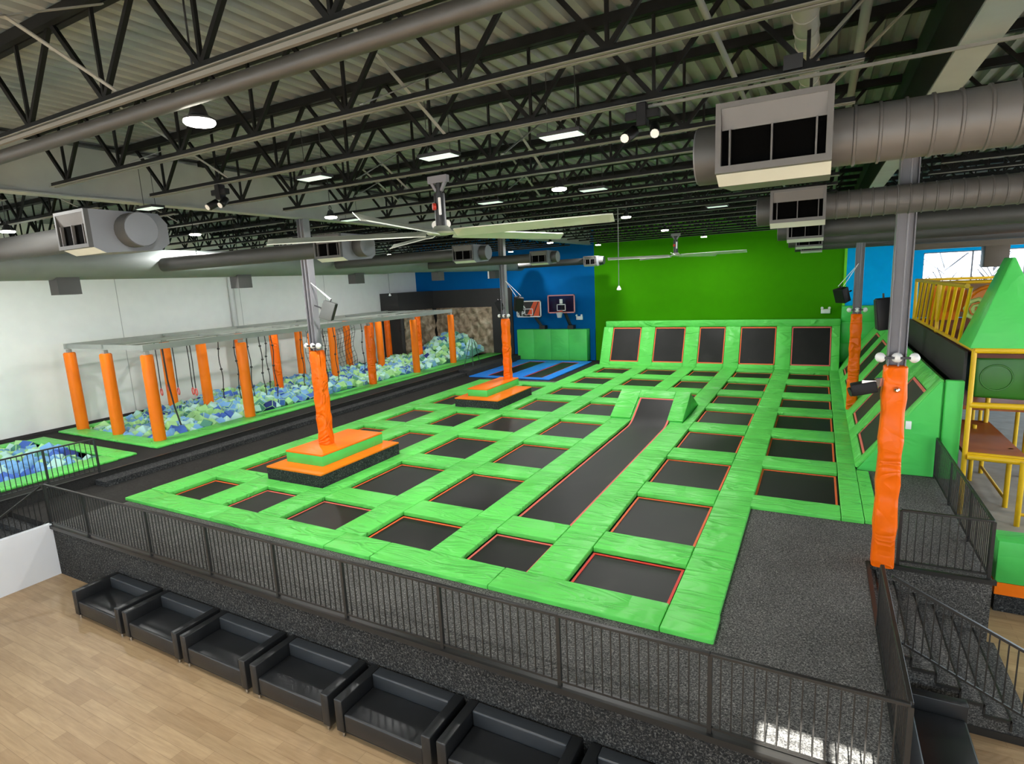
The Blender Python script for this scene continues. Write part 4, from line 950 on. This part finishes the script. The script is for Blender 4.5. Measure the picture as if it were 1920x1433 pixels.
P(tn, 'ring', MB().ring((3.75, 16.9, 2.5), .3, .02, (0, 1, 0), 24, 6), DGREEN, smooth=60); P(tn, 'slot', MB().box(4.28, 16.86, 2.2, 4.42, 16.92, 2.8), DGREEN, .02, 2)
P(t, 'slide_tube', MB().cyl((4.4, 21.2, 3.9), (5.6, 23.5, 3.9), .55, 24).ring((4.4, 21.2, 3.9), .56, .06, (1.2, 2.3, 0), 24, 8), ORPL, smooth=50, label='orange tube slide')
P(t, 'panel', MB().box(3.5, 24.8, 3.2, 4.3, 24.86, 4.4), ORPL, label='orange play panel'); P(t, 'panel', MB().box(3.6, 23.2, 3.6, 4.2, 23.25, 4.3), ORPL, label='orange play panel')
P(t, 'play_wheel', MB().ring((4.0, 20.6, 3.85), .28, .07, (.5, 1, 0), 8, 6).ring((4.0, 20.6, 3.85), .12, .05, (.5, 1, 0), 8, 6), plain('wheel_mix', (186, 214, 120), .5), smooth=60)
mb = MB(); A = [(3.12, 16.45), (4.66, 16.45), (4.66, 17.7), (3.12, 17.7)]; Bp = [(3.80, 16.8), (3.86, 16.8), (3.86, 17.5), (3.80, 17.5)]
mb.add([(x, y, 3.24) for x, y in A]+[(x, y, 5.26) for x, y in Bp], [(3, 2, 1, 0), (4, 5, 6, 7), (0, 1, 5, 4), (1, 2, 6, 5), (2, 3, 7, 6), (3, 0, 4, 7)])
S('tent_roof', mb, GREEN2, 'green padded pyramid roof on top of the yellow play structure', 'roof', bevel=.02)
BARK = plain('bark', (40, 40, 46), .9)
S('play_backdrop_panel', MB().box(3.4, 27.0, 3.12, 9, 27.1, 4.5), plain('brown_panel', (104, 78, 48), .7), 'brown panel at the back of the yellow railed play level', 'panel')
# trees outside the high window
for i, (x, y) in enumerate([(5.2, 44), (6.6, 43), (9.5, 46), (11.5, 44)]):
    mb = MB(); mb.cyl((x, y, -2), (x, y, 3.2), .12, 8); 
    for k in range(26):
        a = rng.uniform(0, 6.3); z = rng.uniform(2.5, 5.4); L_ = rng.uniform(.5, 1.2); mb.cyl((x, y, z-.6), (x+L_*math.cos(a), y+L_*math.sin(a), z+.4), .03, 5)
    S('bare_tree', mb, BARK, 'pale bare tree outside the high window, %s from the blue corner' % ORD[i], 'tree', 'trees outside the window')
STR('ground', MB().box(-70, -70, ZF-.6, 70, 90, ZF-.5), plain('pavement', (150, 150, 148), .9), 'pavement outside')

# ------------------------------------------------------------------ light
wd = bpy.data.worlds.new('sky'); SC.world = wd; wd.use_nodes = True
bg = wd.node_tree.nodes['Background']; bg.inputs['Color'].default_value = (.82, .92, 1, 1); bg.inputs['Strength'].default_value = 4.2
sun = bpy.data.lights.new('sun', 'SUN'); sun.energy = 42; sun.angle = .009; sun.color = (1, .95, .86)
so = bpy.data.objects.new('sun', sun); COL.objects.link(so); so.rotation_euler = (math.radians(40), 0, 0); so.location = (0, -20, 20)
def portal(c, sx_, sy_, rot):
    L = bpy.data.lights.new('window_portal', 'AREA'); L.shape = 'RECTANGLE'; L.size = sx_; L.size_y = sy_; L.cycles.is_portal = True
    o = bpy.data.objects.new('window_portal', L); COL.objects.link(o); o.location = c; o.rotation_euler = rot
portal(((fx0+fx1)/2, YF-.22, (fz0+fz1)/2), fx1-fx0, fz1-fz0, (math.radians(90), 0, 0))
portal((XR+.3, 18.5, 3.0), 27, 7.2, (math.radians(90), 0, math.radians(90)))
portal(((wx0+wx1)/2, YB+.3, (wz0+wz1)/2), wx1-wx0, wz1-wz0, (math.radians(-90), 0, 0))

for o in list(COL.objects):
    if o.parent is None and o.type != 'CAMERA': o.location.z += DZ
SC.view_settings.view_transform = 'Standard'; SC.view_settings.look = 'None'; SC.view_settings.gamma = 1; SC.view_settings.exposure = 0.6
SC.view_settings.use_curve_mapping = False
for o in COL.objects:
    if o.parent is None and 'label' in o and len(o['label'].split()) > 16: print('LONG', o.name, o['label'])
SC.cycles.max_bounces = 6; SC.cycles.diffuse_bounces = 4; SC.cycles.glossy_bounces = 2; SC.cycles.transmission_bounces = 2; SC.cycles.transparent_max_bounces = 6
SC.cycles.use_denoising = True
SC.cycles.caustics_reflective = False; SC.cycles.caustics_refractive = False; SC.cycles.sample_clamp_indirect = 6
